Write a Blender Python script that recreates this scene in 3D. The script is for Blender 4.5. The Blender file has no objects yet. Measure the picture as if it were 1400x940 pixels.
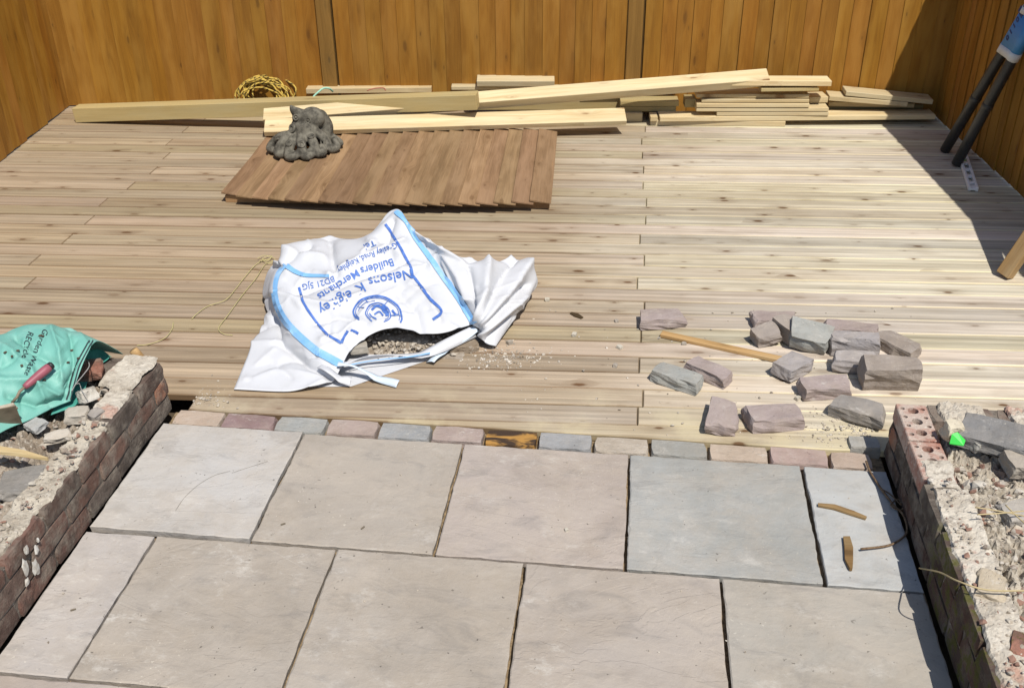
import bpy, bmesh, math, random
import numpy as np
from mathutils import Vector, Matrix, noise

random.seed(7); RNG = np.random.default_rng(7)
scene = bpy.context.scene
col = scene.collection
R = math.radians

# ------------------------------------------------------------------ camera
F_PX, PITCH, ROLL, YAW = 1415.5, .5311, -.0082, -.1224
CAM = np.array([1.1659, -2.4623, 2.2549])
_f = np.array([math.sin(YAW)*math.cos(PITCH), math.cos(YAW)*math.cos(PITCH), -math.sin(PITCH)])
_r = np.array([math.cos(YAW), -math.sin(YAW), 0.0]); _u = np.cross(_r, _f)
_r, _u = _r*math.cos(ROLL)+_u*math.sin(ROLL), -_r*math.sin(ROLL)+_u*math.cos(ROLL)
cd = bpy.data.cameras.new('camera'); cam = bpy.data.objects.new('camera', cd); col.objects.link(cam)
cd.sensor_width = 36; cd.lens = F_PX/1400*36; cd.clip_end = 500; cd.clip_start = .05
cam.matrix_world = Matrix(((_r[0], _u[0], -_f[0], CAM[0]), (_r[1], _u[1], -_f[1], CAM[1]), (_r[2], _u[2], -_f[2], CAM[2]), (0, 0, 0, 1)))
scene.camera = cam

# ------------------------------------------------------------------ light
SUNV = Vector((.32, -.50, 1.0)).normalized()
elev = math.asin(SUNV.z); azim = math.atan2(SUNV.x, SUNV.y)
world = bpy.data.worlds.new('World'); scene.world = world; world.use_nodes = True
wn = world.node_tree; wn.nodes.clear()
sky = wn.nodes.new('ShaderNodeTexSky'); sky.sky_type = 'NISHITA'; sky.sun_disc = False
sky.sun_elevation = elev; sky.sun_rotation = azim; sky.air_density = 1.0; sky.dust_density = 1.0
bg = wn.nodes.new('ShaderNodeBackground'); bg.inputs['Strength'].default_value = .095
wo = wn.nodes.new('ShaderNodeOutputWorld')
wn.links.new(sky.outputs[0], bg.inputs[0]); wn.links.new(bg.outputs[0], wo.inputs[0])
sl = bpy.data.lights.new('sun', 'SUN'); sl.energy = 4.2; sl.angle = R(.53); sl.color = (1.0, .955, .88)
sun = bpy.data.objects.new('sun', sl); col.objects.link(sun)
sun.rotation_euler = SUNV.to_track_quat('Z', 'Y').to_euler(); sun.location = SUNV*20
scene.view_settings.view_transform = 'Standard'; scene.view_settings.look = 'None'
scene.view_settings.exposure = 0.22; scene.view_settings.gamma = 1.0

# ------------------------------------------------------------------ helpers
def ray(px, py): return _f*F_PX+_r*(px-700)-_u*(py-470)
def G(px, py, z=0.0):
    """photo pixel -> point on the horizontal plane at height z"""
    d = ray(px, py); return Vector(CAM+d*((z-CAM[2])/d[2]))
def proj(P):
    d = np.asarray(P)-CAM; z = d@_f
    return np.stack([700+F_PX*(d@_r)/z, 470-F_PX*(d@_u)/z], -1)

def tag(o, label=None, cat=None, group=None, kind=None):
    if label: o['label'] = label
    if cat: o['category'] = cat
    if group: o['group'] = group
    if kind: o['kind'] = kind
    return o
def link(o, parent=None):
    col.objects.link(o)
    if parent is not None: o.parent = parent
    return o
def empty(name, loc=(0, 0, 0), rz=0):
    o = bpy.data.objects.new(name, None); link(o); o.location = loc; o.rotation_euler[2] = rz; o.empty_display_size = .1
    return o
def mk(name, verts, faces, mat, parent=None, smooth=False, mw=None, color=None):
    me = bpy.data.meshes.new(name); me.from_pydata([tuple(v) for v in verts], [], [tuple(f) for f in faces]); me.update()
    if smooth: me.polygons.foreach_set('use_smooth', [True]*len(me.polygons))
    if mat: me.materials.append(mat)
    return mo(name, me, parent, mw, color)
def mo(name, me, parent=None, mw=None, color=None):
    o = bpy.data.objects.new(name, me); link(o, parent)
    if mw is not None: o.matrix_local = mw
    if color is not None: o.color = tuple(color)+((1.0,) if len(color) == 3 else ())
    return o
def bm_mesh(name, bm, mat, smooth=False):
    me = bpy.data.meshes.new(name); bmesh.ops.recalc_face_normals(bm, faces=bm.faces[:]); bm.to_mesh(me); bm.free()
    if smooth: me.polygons.foreach_set('use_smooth', [True]*len(me.polygons))
    if mat: me.materials.append(mat)
    return me
def frame(o, X, Y, Z):
    X, Y, Z, o = Vector(X), Vector(Y), Vector(Z), Vector(o)
    return Matrix(((X.x, Y.x, Z.x, o.x), (X.y, Y.y, Z.y, o.y), (X.z, Y.z, Z.z, o.z), (0, 0, 0, 1)))

class NT:
    def __init__(s, name):
        s.m = bpy.data.materials.new(name); s.m.use_nodes = True; s.t = s.m.node_tree; s.t.nodes.clear()
        s.out = s.t.nodes.new('ShaderNodeOutputMaterial'); s.b = s.t.nodes.new('ShaderNodeBsdfPrincipled')
        s.t.links.new(s.b.outputs[0], s.out.inputs[0])
    def n(s, typ, ins=None, **kw):
        nd = s.t.nodes.new('ShaderNode'+typ)
        for k, v in kw.items(): setattr(nd, k, v)
        for k, v in (ins or {}).items(): s.set(nd.inputs[k], v)
        return nd
    def set(s, sock, v):
        if isinstance(v, bpy.types.NodeSocket): s.t.links.new(v, sock)
        else:
            if sock.type == 'RGBA' and len(v) == 3: v = (*v, 1)
            sock.default_value = v
    def math(s, op, a, b=0.0, c=0.0, clamp=False):
        nd = s.n('Math', {0: a, 1: b, 2: c}, operation=op); nd.use_clamp = clamp; return nd.outputs[0]
    def vm(s, op, a, b=(0, 0, 0)):
        return s.n('VectorMath', {0: a, 1: b}, operation=op).outputs[0]
    def mix(s, f, a, b, blend='MIX'):
        nd = s.n('Mix', data_type='RGBA', blend_type=blend); s.set(nd.inputs[0], f); s.set(nd.inputs[6], a); s.set(nd.inputs[7], b)
        return nd.outputs[2]
    def noise(s, vec, scale=1.0, detail=3.0, rough=.5, dist=0.0):
        return s.n('TexNoise', {'Vector': vec, 'Scale': scale, 'Detail': detail, 'Roughness': rough, 'Distortion': dist}).outputs[0]
    def step(s, x, lo, hi):
        nd = s.n('MapRange', {0: x, 1: lo, 2: hi, 3: 0.0, 4: 1.0}); nd.interpolation_type = 'SMOOTHSTEP'; return nd.outputs[0]
    def bump(s, h, strength=.5, dist=.002):
        s.set(s.b.inputs['Normal'], s.n('Bump', {'Height': h, 'Strength': strength, 'Distance': dist}).outputs[0])
    def fin(s, colr, rough=.8, spec=.3):
        s.set(s.b.inputs['Base Color'], colr); s.set(s.b.inputs['Roughness'], rough)
        s.set(s.b.inputs['Specular IOR Level'], spec); return s.m

def coords(t, rnd=True):
    tc = t.n('TexCoord').outputs['Object']
    if not rnd: return tc
    r = t.n('ObjectInfo').outputs['Random']
    off = t.n('CombineXYZ', {0: t.math('MULTIPLY', r, 71.3), 1: t.math('MULTIPLY', r, 37.7), 2: t.math('MULTIPLY', r, 13.1)}).outputs[0]
    return t.vm('ADD', tc, off)

def wood(name, light, dark, knot, grain=28.0, knots=(2.3, 7.0), knotamt=.8, weather=None, wamt=.0, rough=.7, tint=.25, deck=False, spec=.25, bump=.35, contrast=1.0):
    t = NT(name); v = coords(t)
    oi = t.n('ObjectInfo')
    kv = t.vm('MULTIPLY', v, (knots[0], knots[1], 3.0))
    vo = t.n('TexVoronoi', {'Vector': kv, 'Scale': 1.0, 'Randomness': 1.0}, voronoi_dimensions='2D')
    d = vo.outputs['Distance']; sel = t.step(t.n('SeparateColor', {0: vo.outputs['Color']}).outputs[0], .38, .42)
    cg = t.n('SeparateColor', {0: vo.outputs['Color']}).outputs[1]
    d = t.math('DIVIDE', d, t.math('ADD', .45, t.math('MULTIPLY', t.math('POWER', cg, 2.0), 1.15)))
    sel = t.math('MULTIPLY', sel, t.math('ADD', .35, t.math('MULTIPLY', t.step(t.noise(t.vm('MULTIPLY', v, (.9, 3.0, 3.0)), 1.0, 1.0), .42, .58), .65)))
    near = t.math('MULTIPLY', t.math('SUBTRACT', 1.0, t.step(d, .0, .42)), sel)
    kn = t.math('MULTIPLY', t.math('SUBTRACT', 1.0, t.step(t.math('ADD', d, t.math('MULTIPLY', t.noise(t.vm('MULTIPLY', v, (30, 60, 30)), 1.0, 2.0), .06)), .07, .14)), sel)
    sx = t.n('SeparateXYZ', {0: v})
    wav = t.math('MULTIPLY', t.noise(t.vm('MULTIPLY', v, (1.3, 6, 6)), 1.0, 2.0), .045)
    y2 = t.math('ADD', t.math('ADD', sx.outputs[1], t.math('MULTIPLY', near, .035)), wav)
    gv = t.n('CombineXYZ', {0: t.math('MULTIPLY', sx.outputs[0], .9), 1: t.math('MULTIPLY', y2, grain), 2: t.math('MULTIPLY', sx.outputs[2], grain*.6)}).outputs[0]
    g1 = t.noise(gv, 1.0, 4.0, .55)
    fv = t.n('CombineXYZ', {0: t.math('MULTIPLY', sx.outputs[0], 5.0), 1: t.math('MULTIPLY', y2, grain*6), 2: t.math('MULTIPLY', sx.outputs[2], grain*5)}).outputs[0]
    g2 = t.noise(fv, 1.0, 3.0, .6)
    gm = t.math('ADD', t.math('MULTIPLY', g1, .62), t.math('MULTIPLY', g2, .38))
    c = t.mix(t.step(gm, .5-.18/contrast, .5+.18/contrast), dark, light)
    blot = t.noise(t.vm('MULTIPLY', v, (2.2, 9, 9)), 1.0, 3.0, .6)
    if weather:
        c = t.mix(t.math('MULTIPLY', t.step(blot, .38, .68), wamt), c, weather)
    if deck:
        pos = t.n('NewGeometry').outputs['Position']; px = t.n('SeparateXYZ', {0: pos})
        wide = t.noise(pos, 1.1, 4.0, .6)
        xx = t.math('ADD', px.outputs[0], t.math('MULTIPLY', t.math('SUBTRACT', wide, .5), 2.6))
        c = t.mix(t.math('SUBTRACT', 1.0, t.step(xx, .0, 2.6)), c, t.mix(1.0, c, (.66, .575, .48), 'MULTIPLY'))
        bv_ = t.n('CombineXYZ', {0: t.math('MULTIPLY', sx.outputs[0], .45), 1: t.math('MULTIPLY', sx.outputs[1], 42.0), 2: 0.0}).outputs[0]
        band = t.noise(bv_, 1.0, 2.0, .5); bm_ = t.math('ADD', .78, t.math('MULTIPLY', t.step(band, .32, .66), .33))
        c = t.mix(1.0, c, t.n('CombineXYZ', {0: bm_, 1: bm_, 2: bm_}).outputs[0], 'MULTIPLY')
        dirt = t.noise(t.vm('MULTIPLY', pos, (2.0, 5.0, 1)), 1.0, 5.0, .65)
        c = t.mix(t.math('MULTIPLY', t.step(dirt, .5, .72), .30), c, (.25, .195, .135))
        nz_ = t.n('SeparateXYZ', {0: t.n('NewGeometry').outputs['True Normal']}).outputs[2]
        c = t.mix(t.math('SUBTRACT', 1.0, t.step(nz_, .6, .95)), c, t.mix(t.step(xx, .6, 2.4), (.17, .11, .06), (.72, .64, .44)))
        sn = t.noise(pos, 3.3, 5.0, .62)
        my = t.math('SUBTRACT', 1.0, t.step(t.math('SUBTRACT', px.outputs[1], t.math('MULTIPLY', px.outputs[0], .06)), .70, 1.12))
        c = t.mix(t.math('MULTIPLY', t.step(t.math('ADD', sn, t.math('MULTIPLY', my, .14)), .60, .76), t.math('MULTIPLY', my, .5)), c, (.52, .455, .31))
    c = t.mix(t.math('MULTIPLY', kn, knotamt), c, knot)
    c = t.mix(t.math('MULTIPLY', t.math('SUBTRACT', near, kn), .35*knotamt), c, knot)
    rv = t.math('ADD', 1.0-tint/2, t.math('MULTIPLY', oi.outputs['Random'], tint))
    c = t.mix(1.0, c, t.n('CombineXYZ', {0: rv, 1: rv, 2: rv}).outputs[0], 'MULTIPLY')
    c = t.mix(1.0, c, oi.outputs['Color'], 'MULTIPLY')
    t.bump(t.math('ADD', gm, t.math('MULTIPLY', kn, -.25)), bump, .004)
    return t.fin(c, rough, spec)

def stone_mat(name, sp=1.0, rough=.85, bump=.5, white=0.0, objcol=True, base=(.4, .35, .3), var=.35, dist=.003):
    """riven sandstone: mottled beds, pale scuffs, small dark specks"""
    t = NT(name); v = coords(t)
    oi = t.n('ObjectInfo'); b = oi.outputs['Color'] if objcol else None
    c = b if objcol else t.mix(0.0, base, base)
    m1 = t.noise(v, 4.0*sp, 8.0, .70, .3); m2 = t.noise(t.vm('MULTIPLY', v, (6.0, 12.0, 9.0)), 1.0*sp, 5.0, .65, .8)
    c = t.mix(t.math('MULTIPLY', t.step(m1, .35, .7), var), c, t.mix(.45, c, (.45, .385, .31)))
    c = t.mix(t.math('MULTIPLY', t.step(m2, .50, .74), var*.7), c, t.mix(.5, c, (.16, .15, .145)))
    w = t.noise(t.vm('MULTIPLY', v, (9, 13, 9)), sp, 8.0, .78, .15)
    w2 = t.noise(v, 2.0*sp, 3.0, .5)
    c = t.mix(t.math('MULTIPLY', t.math('MULTIPLY', t.step(w, .52, .68), t.step(w2, .42, .62)), t.math('ADD', .12+white, t.math('MULTIPLY', oi.outputs['Random'], .25))), c, (.56, .53, .48))
    sp_ = t.noise(v, 95.0, 2.0, .6); sp2 = t.noise(v, 14.0*sp, 3.0, .6)
    c = t.mix(t.math('MULTIPLY', t.math('MULTIPLY', t.step(sp_, .66, .72), t.step(t.noise(v, 3.1*sp, 3.0, .6), .5, .66)), .5), c, (.62, .57, .48))
    pat = t.noise(v, 2.4*sp, 8.0, .72, .3)
    c = t.mix(t.math('MULTIPLY', t.step(pat, .40, .64), .42), c, t.mix(1.0, c, (.70, .66, .60), 'MULTIPLY'))
    scr = t.noise(t.vm('MULTIPLY', t.n('VectorRotate', {'Vector': v, 'Angle': .5}, rotation_type='Z_AXIS').outputs[0], (2.2, 40, 4)), 1.0, 3.0, .55, .6)
    c = t.mix(t.math('MULTIPLY', t.math('MULTIPLY', t.step(scr, .62, .74), t.step(w2, .45, .62)), .15), c, (.58, .55, .50))
    c = t.mix(t.math('MULTIPLY', t.step(t.noise(v, 60.0, 2.0, .55), .68, .74), t.math('MULTIPLY', t.step(sp2, .45, .6), .7)), c, (.07, .06, .05))
    h = t.math('ADD', t.math('MULTIPLY', m1, .8), t.math('ADD', t.math('MULTIPLY', m2, .5), t.math('ADD', t.math('MULTIPLY', sp_, .12), t.math('MULTIPLY', t.noise(v, 9.0*sp, 5.0, .6, 1.2), .6))))
    lv = t.math('MULTIPLY', t.noise(t.vm('MULTIPLY', v, (1.0, 2.2, 1.0)), 1.6*sp, 5.0, .6, .8), 9.0); lf = t.math('FRACT', lv)
    h = t.math('ADD', h, t.math('MULTIPLY', t.math('ADD', t.math('FLOOR', lv), t.step(lf, .0, .12)), t.math('MULTIPLY', oi.outputs['Random'], .16)))
    t.bump(h, bump, dist)
    return t.fin(c, rough, .25)

def plain(name, c, rough=.6, spec=.4, var=.15, scale=30.0, bump=.0, c2=None, metal=0.0):
    t = NT(name); v = coords(t)
    nz = t.noise(v, scale, 4.0, .6)
    cc = t.mix(t.math('MULTIPLY', t.step(nz, .35, .7), 1.0 if c2 else var), c, c2 or tuple(x*.45 for x in c))
    if bump: t.bump(nz, bump, .003)
    t.b.inputs['Metallic'].default_value = metal
    return t.fin(cc, rough, spec)

def fence_mat():
    return wood('fence_wood', (.31, .14, .016), (.195, .081, .0085), (.07, .027, .005), grain=20, knots=(2.6, 8.5), knotamt=.6, weather=(.355, .18, .032), wamt=.6, rough=.6, tint=.12, spec=.3, bump=.25, contrast=.75)
M = {}
M['fence'] = fence_mat()
M['post'] = wood('post_wood', (.27, .145, .034), (.185, .095, .02), (.1, .06, .02), grain=30, rough=.7, tint=.1)
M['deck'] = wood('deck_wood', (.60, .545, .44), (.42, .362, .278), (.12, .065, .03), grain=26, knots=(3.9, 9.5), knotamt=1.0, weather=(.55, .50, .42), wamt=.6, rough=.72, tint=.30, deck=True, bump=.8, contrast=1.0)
M['pine'] = wood('pine_wood', (.66, .55, .34), (.47, .35, .18), (.22, .11, .04), grain=26, knots=(3.0, 11.0), knotamt=.85, weather=(.55, .48, .32), wamt=.5, rough=.65, tint=.25, bump=.5, contrast=1.0)
M['treated'] = wood('treated_wood', (.46, .36, .17), (.36, .27, .115), (.17, .11, .04), grain=26, knots=(1.7, 8.0), knotamt=.6, weather=(.40, .34, .19), wamt=.5, rough=.65, tint=.18, bump=.2, contrast=.7)
M['panel'] = wood('panel_wood', (.275, .17, .088), (.165, .098, .048), (.10, .05, .02), grain=24, knots=(3.2, 9.0), knotamt=.6, weather=(.33, .215, .12), wamt=.5, rough=.75, tint=.3, bump=.6, contrast=1.1)
M['oldwood'] = wood('old_wood', (.42, .27, .12), (.28, .165, .065), (.12, .07, .03), grain=30, rough=.75, tint=.3, weather=(.42, .33, .2), wamt=.4)
M['slab'] = stone_mat('slab_stone', 1.0, .82, .8, white=.30, var=.95, dist=.007)
M['block'] = stone_mat('block_stone', 3.0, .88, .9, white=.3, var=.6, dist=.005)

def clip_poly(poly, a, b, c):      # keep a*x+b*y >= c
    out = []
    for i, p in enumerate(poly):
        q = poly[(i+1) % len(poly)]; dp = a*p[0]+b*p[1]-c; dq = a*q[0]+b*q[1]-c
        if dp >= 0: out.append(p)
        if dp*dq < 0:
            s = dp/(dp-dq); out.append((p[0]+s*(q[0]-p[0]), p[1]+s*(q[1]-p[1])))
    return out
def prism(poly, z0, z1, bev=.0025):
    bm = bmesh.new(); vs = [bm.verts.new((x, y, z1)) for x, y in poly]; f = bm.faces.new(vs); f.normal_update()
    if f.normal.z < 0: f.normal_flip()
    r = bmesh.ops.extrude_face_region(bm, geom=[f]); nv = [e for e in r['geom'] if isinstance(e, bmesh.types.BMVert)]
    for v in nv: v.co.z = z1
    for v in vs: v.co.z = z0
    if bev:
        ed = [e for e in bm.edges if all(abs(v.co.z-z1) < 1e-6 for v in e.verts)]
        bmesh.ops.bevel(bm, geom=ed, offset=bev, segments=1, profile=.5, affect='EDGES')
    return bm
def box_bm(l, w, h, bev=.002, org=(0, 0, 0)):
    bm = bmesh.new(); bmesh.ops.create_cube(bm, size=1.0)
    for v in bm.verts: v.co = Vector(((v.co.x+.5)*l+org[0], (v.co.y+.5)*w+org[1], (v.co.z+.5)*h+org[2]))
    if bev: bmesh.ops.bevel(bm, geom=bm.edges[:], offset=bev, segments=1, profile=.5, affect='EDGES')
    return bm
def fr(p, sc, seed=0, oct_=4): return noise.fractal(Vector((p[0]*sc+seed*7.13, p[1]*sc-seed*3.7, p[2]*sc+seed*1.9)), 1.0, 2.0, oct_)
def stone_mesh(name, l, w, h, seed, mat, rough=.006, cuts=5, slant=.0, chipk=1.0):
    """hand-split stone: broken sides, flatter bedding faces, chipped arrises; base at z=0, centred"""
    bm = bmesh.new(); bmesh.ops.create_cube(bm, size=1.0); bmesh.ops.subdivide_edges(bm, edges=bm.edges[:], cuts=cuts, use_grid_fill=True)
    rs = random.Random(seed); tx, ty = rs.uniform(-slant, slant), rs.uniform(-slant, slant)
    cor = [rs.uniform(.0, .16)*chipk for _ in range(8)]
    for v in bm.verts:
        x, y, z = v.co*2
        k = (x > 0)+2*(y > 0)+4*(z > 0); e = max(0, abs(x)+abs(y)+abs(z)-2.1)
        sh = 1-e*cor[k]*1.6
        ed = sorted((abs(x), abs(y), abs(z)))[1]
        chip = max(0, ed-.75)*.05*(.5+rs.random())*chipk
        p = Vector((x*l/2*sh*(1-chip)*(1+tx*y*.5-.03*z*chipk), y*w/2*sh*(1-chip)*(1+ty*x*.5-.05*z*chipk), (z+1)*h/2*(1-max(0, e)*cor[k]*.5)))
        n1 = fr(p, 14, seed); n2 = fr(p, 60, seed+3, 2)
        side = 1.0 if abs(z) < .98 else .25
        p.x += (n1*rough*1.3+n2*rough*.35)*side*(1 if abs(x) > .9 else .4)
        p.y += (fr(p, 16, seed+9)*rough*1.5+n2*rough*.4)*side*(1 if abs(y) > .9 else .4)
        if z > .9: p.z += n1*rough*.5
        v.co = p
    return bm_mesh(name, bm, mat)
def tube(name, pts, rad, mat, parent=None, seg=6, cap=True, smooth=True, uv=False):
    pts = [Vector(p) for p in pts]; n = len(pts)
    rad = [rad]*n if not hasattr(rad, '__len__') else list(rad)
    vs, fs = [], []; up = None; acc = 0.0; us = []
    for i, p in enumerate(pts):
        t = (pts[min(i+1, n-1)]-pts[max(i-1, 0)]).normalized()
        if up is None: up = t.orthogonal()
        up = (up-t*up.dot(t)).normalized(); b = t.cross(up)
        if i: acc += (p-pts[i-1]).length
        for k in range(seg):
            a = 2*math.pi*k/seg; vs.append(p+(up*math.cos(a)+b*math.sin(a))*rad[i]); us.append((acc, k/seg))
    for i in range(n-1):
        for k in range(seg):
            k2 = (k+1) % seg; fs.append((i*seg+k, i*seg+k2, (i+1)*seg+k2, (i+1)*seg+k))
    if cap: fs.append(tuple(range(seg))[::-1]); fs.append(tuple((n-1)*seg+k for k in range(seg)))
    o = mk(name, vs, fs, mat, parent, smooth)
    if uv:
        ul = o.data.uv_layers.new(name='UVMap')
        for lp in o.data.loops: ul.data[lp.index].uv = us[lp.vertex_index]
    return o
def spline(pts, n=8):
    P = [Vector(p) for p in pts]; P = [P[0]*2-P[1]]+P+[P[-1]*2-P[-2]]; out = []
    for i in range(1, len(P)-2):
        a, b, c, d = P[i-1:i+3]
        for k in range(n):
            t = k/n; out.append(.5*((2*b)+(c-a)*t+(2*a-5*b+4*c-d)*t*t+(3*b-a-3*c+d)*t**3))
    out.append(P[-2]); return out

# ------------------------------------------------------------------ the setting: ground, deck, patio
gm = plain('earth', (.10, .075, .05), .95, .1, c2=(.05, .038, .026), scale=8, bump=.6)
g = mk('ground', [(-40, -40, -.16), (40, -40, -.16), (40, 40, -.16), (-40, 40, -.16)], [(0, 1, 2, 3)], gm); tag(g, kind='structure')

TS = math.tan(R(3.5)); PHI = R(3.5); DP = .125
deck = empty('deck'); tag(deck, kind='structure')
joist = mk('joist_bed', [(-3.1, .73, -.125), (3.75, .73, -.125), (3.75, 4.9, -.125), (-3.1, 4.9, -.125)], [(0, 1, 2, 3)], gm, deck)
for k in range(-2, 32):
    v0 = .849+DP*k
    segs = [(-3.0, 1.24+random.uniform(-.02, .02)), (None, 3.66)] if k % 2 == 0 else [(-3.0, -1.72+random.uniform(-.1, .1)), (None, 3.66)]
    if k == -2: segs = [(-.2, 3.66)]
    if k in (-1,): segs = [(-.50, 1.24), (None, 3.66)]
    x1 = None
    for (a, b) in segs:
        if a is None: a = x1+.003
        x1 = b
        gap = .0045+random.uniform(-.001, .0015)
        poly = [(a, v0+a*TS), (b, v0+b*TS), (b, v0+DP-gap+b*TS), (a, v0+DP-gap+a*TS)]
        poly = clip_poly(poly, 0, 1, .718)
        if k in (-1, 0): poly = clip_poly(poly, 1, 0, -.50) if k == -1 else poly
        if len(poly) < 3: continue
        ox, oy = a, v0+a*TS; c_, s_ = math.cos(-PHI), math.sin(-PHI)
        loc = [((x-ox)*c_-(y-oy)*s_, (x-ox)*s_+(y-oy)*c_) for x, y in poly]
        dz = random.uniform(-.0015, .0012)
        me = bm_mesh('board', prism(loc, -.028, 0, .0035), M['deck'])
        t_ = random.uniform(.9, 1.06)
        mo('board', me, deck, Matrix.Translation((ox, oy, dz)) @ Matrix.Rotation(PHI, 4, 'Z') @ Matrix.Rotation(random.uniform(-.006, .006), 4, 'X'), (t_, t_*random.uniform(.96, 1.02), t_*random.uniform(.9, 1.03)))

sand = plain('bedding_sand', (.30, .22, .13), .95, .1, c2=(.13, .095, .06), scale=60, bump=.6)
patio = empty('patio'); tag(patio, kind='structure')
def bed():
    nx, ny = 70, 46; vs = []; fs = []
    for j in range(ny):
        for i in range(nx):
            x = -.56+2.69*i/(nx-1); y = -1.3+2.03*j/(ny-1)
            vs.append((x, y, -.030+.010*fr((x, y, 0), 9, 2)))
    for j in range(ny-1):
        for i in range(nx-1):
            a = j*nx+i; fs.append((a, a+1, a+nx+1, a+nx))
    return mk('bedding', vs, fs, sand, patio, True)
bed()
def slab_mesh(x0, y0, x1, y1, seed, th=.028, name='slab'):
    """flag with hand-cut wavering edges and a chipped arris"""
    rs = random.Random(seed); w, h = x1-x0, y1-y0; n = 26; ring = []
    def side(p, q):
        L = math.hypot(q[0]-p[0], q[1]-p[1]); m = max(6, int(n*L/.6)); nx_, ny_ = -(q[1]-p[1])/L, (q[0]-p[0])/L
        for i in range(m):
            t = i/m; x, y = p[0]+(q[0]-p[0])*t, p[1]+(q[1]-p[1])*t
            d = fr((x+seed, y, seed*.3), 7, seed, 3)*.0035+fr((x, y, seed), 45, seed+1, 2)*.0022
            ring.append((x+nx_*d, y+ny_*d))
    c = [(0, 0), (w, 0), (w, h), (0, h)]
    for i in range(4): side(c[i], c[(i+1) % 4])
    m = len(ring); cx, cy = w/2, h/2; vs = []; fs = []
    for k, (ins, z) in enumerate(((.002, -th), (0, -.006), (.0, -.003), (.004, 0))):
        for i, (x, y) in enumerate(ring):
            q = (ins+(.010*max(0, fr((x*3, y*3, seed), 12, seed+5, 3)-.12) if k == 3 else 0)+(rs.uniform(0, .002) if k < 2 else 0))
            dx, dy = cx-x, cy-y; l = math.hypot(dx, dy) or 1
            vs.append((x+dx/l*q, y+dy/l*q, z+(rs.uniform(-.001, .001) if k in (1, 2) else 0)))
    for k in range(3):
        for i in range(m): j = (i+1) % m; fs.append((k*m+i, k*m+j, (k+1)*m+j, (k+1)*m+i))
    fs.append(tuple(3*m+i for i in range(m)))
    me = bpy.data.meshes.new(name); me.from_pydata(vs, [], fs); me.update(); me.materials.append(M['slab' if name == 'slab' else 'block'])
    return me
S_, G_ = .6, .010
buff, pink, grey, pale = (.348, .308, .262), (.368, .316, .278), (.32, .323, .308), (.43, .40, .36)
slabs = [(-.552, .004, -.006, .604, (.44, .42, .395), .009), (0, .005, S_, .605, buff, 0), (S_+G_, .005, 2*S_+G_, .605, pink, 0),
         (2*S_+2*G_, .005, 3*S_+2*G_, .605, grey, .001), (1.834, .003, 2.119, .602, (.41, .415, .405), 0)]
o2 = .2892
slabs += [(-.556, -.605, -.322, -.012, (.41, .378, .352), .0), (o2-S_-G_/2, -.605, o2-G_/2, -.006, buff, -.001), (o2+G_/2, -.605, o2+S_+G_/2, -.006, buff, .001),
          (o2+S_+1.6*G_, -.605, o2+2*S_+1.6*G_, -.006, (.36, .316, .275), 0), (o2+2*S_+2.6*G_, -.605, 2.119, -.006, (.34, .315, .275), 0)]
x = -.556
for i, w in enumerate((.481, .6, .6, .6, .34)):
    slabs.append((x, -1.215, x+w, -.617, [pink, buff, pink, buff, grey][i], 0)); x += w+G_
for i, (a, b, c_, d, cc, z) in enumerate(slabs):
    me = slab_mesh(a, b, c_, d, 11+i*3)
    mo('slab', me, patio, Matrix.Translation((a, b, z)) @ Matrix.Rotation(random.uniform(-.0015, .0015), 4, 'X') @ Matrix.Rotation(random.uniform(-.0015, .0015), 4, 'Y'), cc)
setc = [(.43, .34, .27), (.25, .17, .165), (.31, .315, .30), (.35, .275, .24), (.28, .285, .285), (.35, .275, .245), (.34, .20, .075), (.29, .295, .30), (.40, .345, .28), (.30, .295, .27), (.42, .335, .26), (.36, .265, .235), (.39, .305, .245)]
setx = [-.535, -.338, -.130, .072, .272, .474, .675, .876, 1.080, 1.288, 1.500, 1.718, 1.932, 2.085]
t = NT('rust_banded_stone'); v = coords(t)
bn = t.step(t.noise(t.vm('MULTIPLY', v, (5, 16, 8)), 1.0, 4.0, .6, 1.0), .44, .56)
t.bump(t.noise(v, 40, 4.0), .5, .003); M['rust'] = t.fin(t.mix(bn, (.38, .20, .05), (.05, .03, .018)), .75, .3)
for i, cc in enumerate(setc):
    a, b = setx[i]+.005, setx[i+1]-.005
    me = stone_mesh('sett', b-a, .094, .05, 300+i, M['rust'] if i == 6 else M['block'], .0026, 6, chipk=.4)
    mo('sett', me, patio, Matrix.Translation(((a+b)/2, .662-random.uniform(0, .003), -.05+random.uniform(-.002, .004))) @ Matrix.Rotation(random.uniform(-.012, .012), 4, 'Z'), cc)
me = stone_mesh('sett', .11, .07, .05, 330, M['block'], .0028, 6, chipk=.4)
mo('sett', me, patio, Matrix.Translation((2.068, .757, -.035)), (.33, .32, .29))

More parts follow.
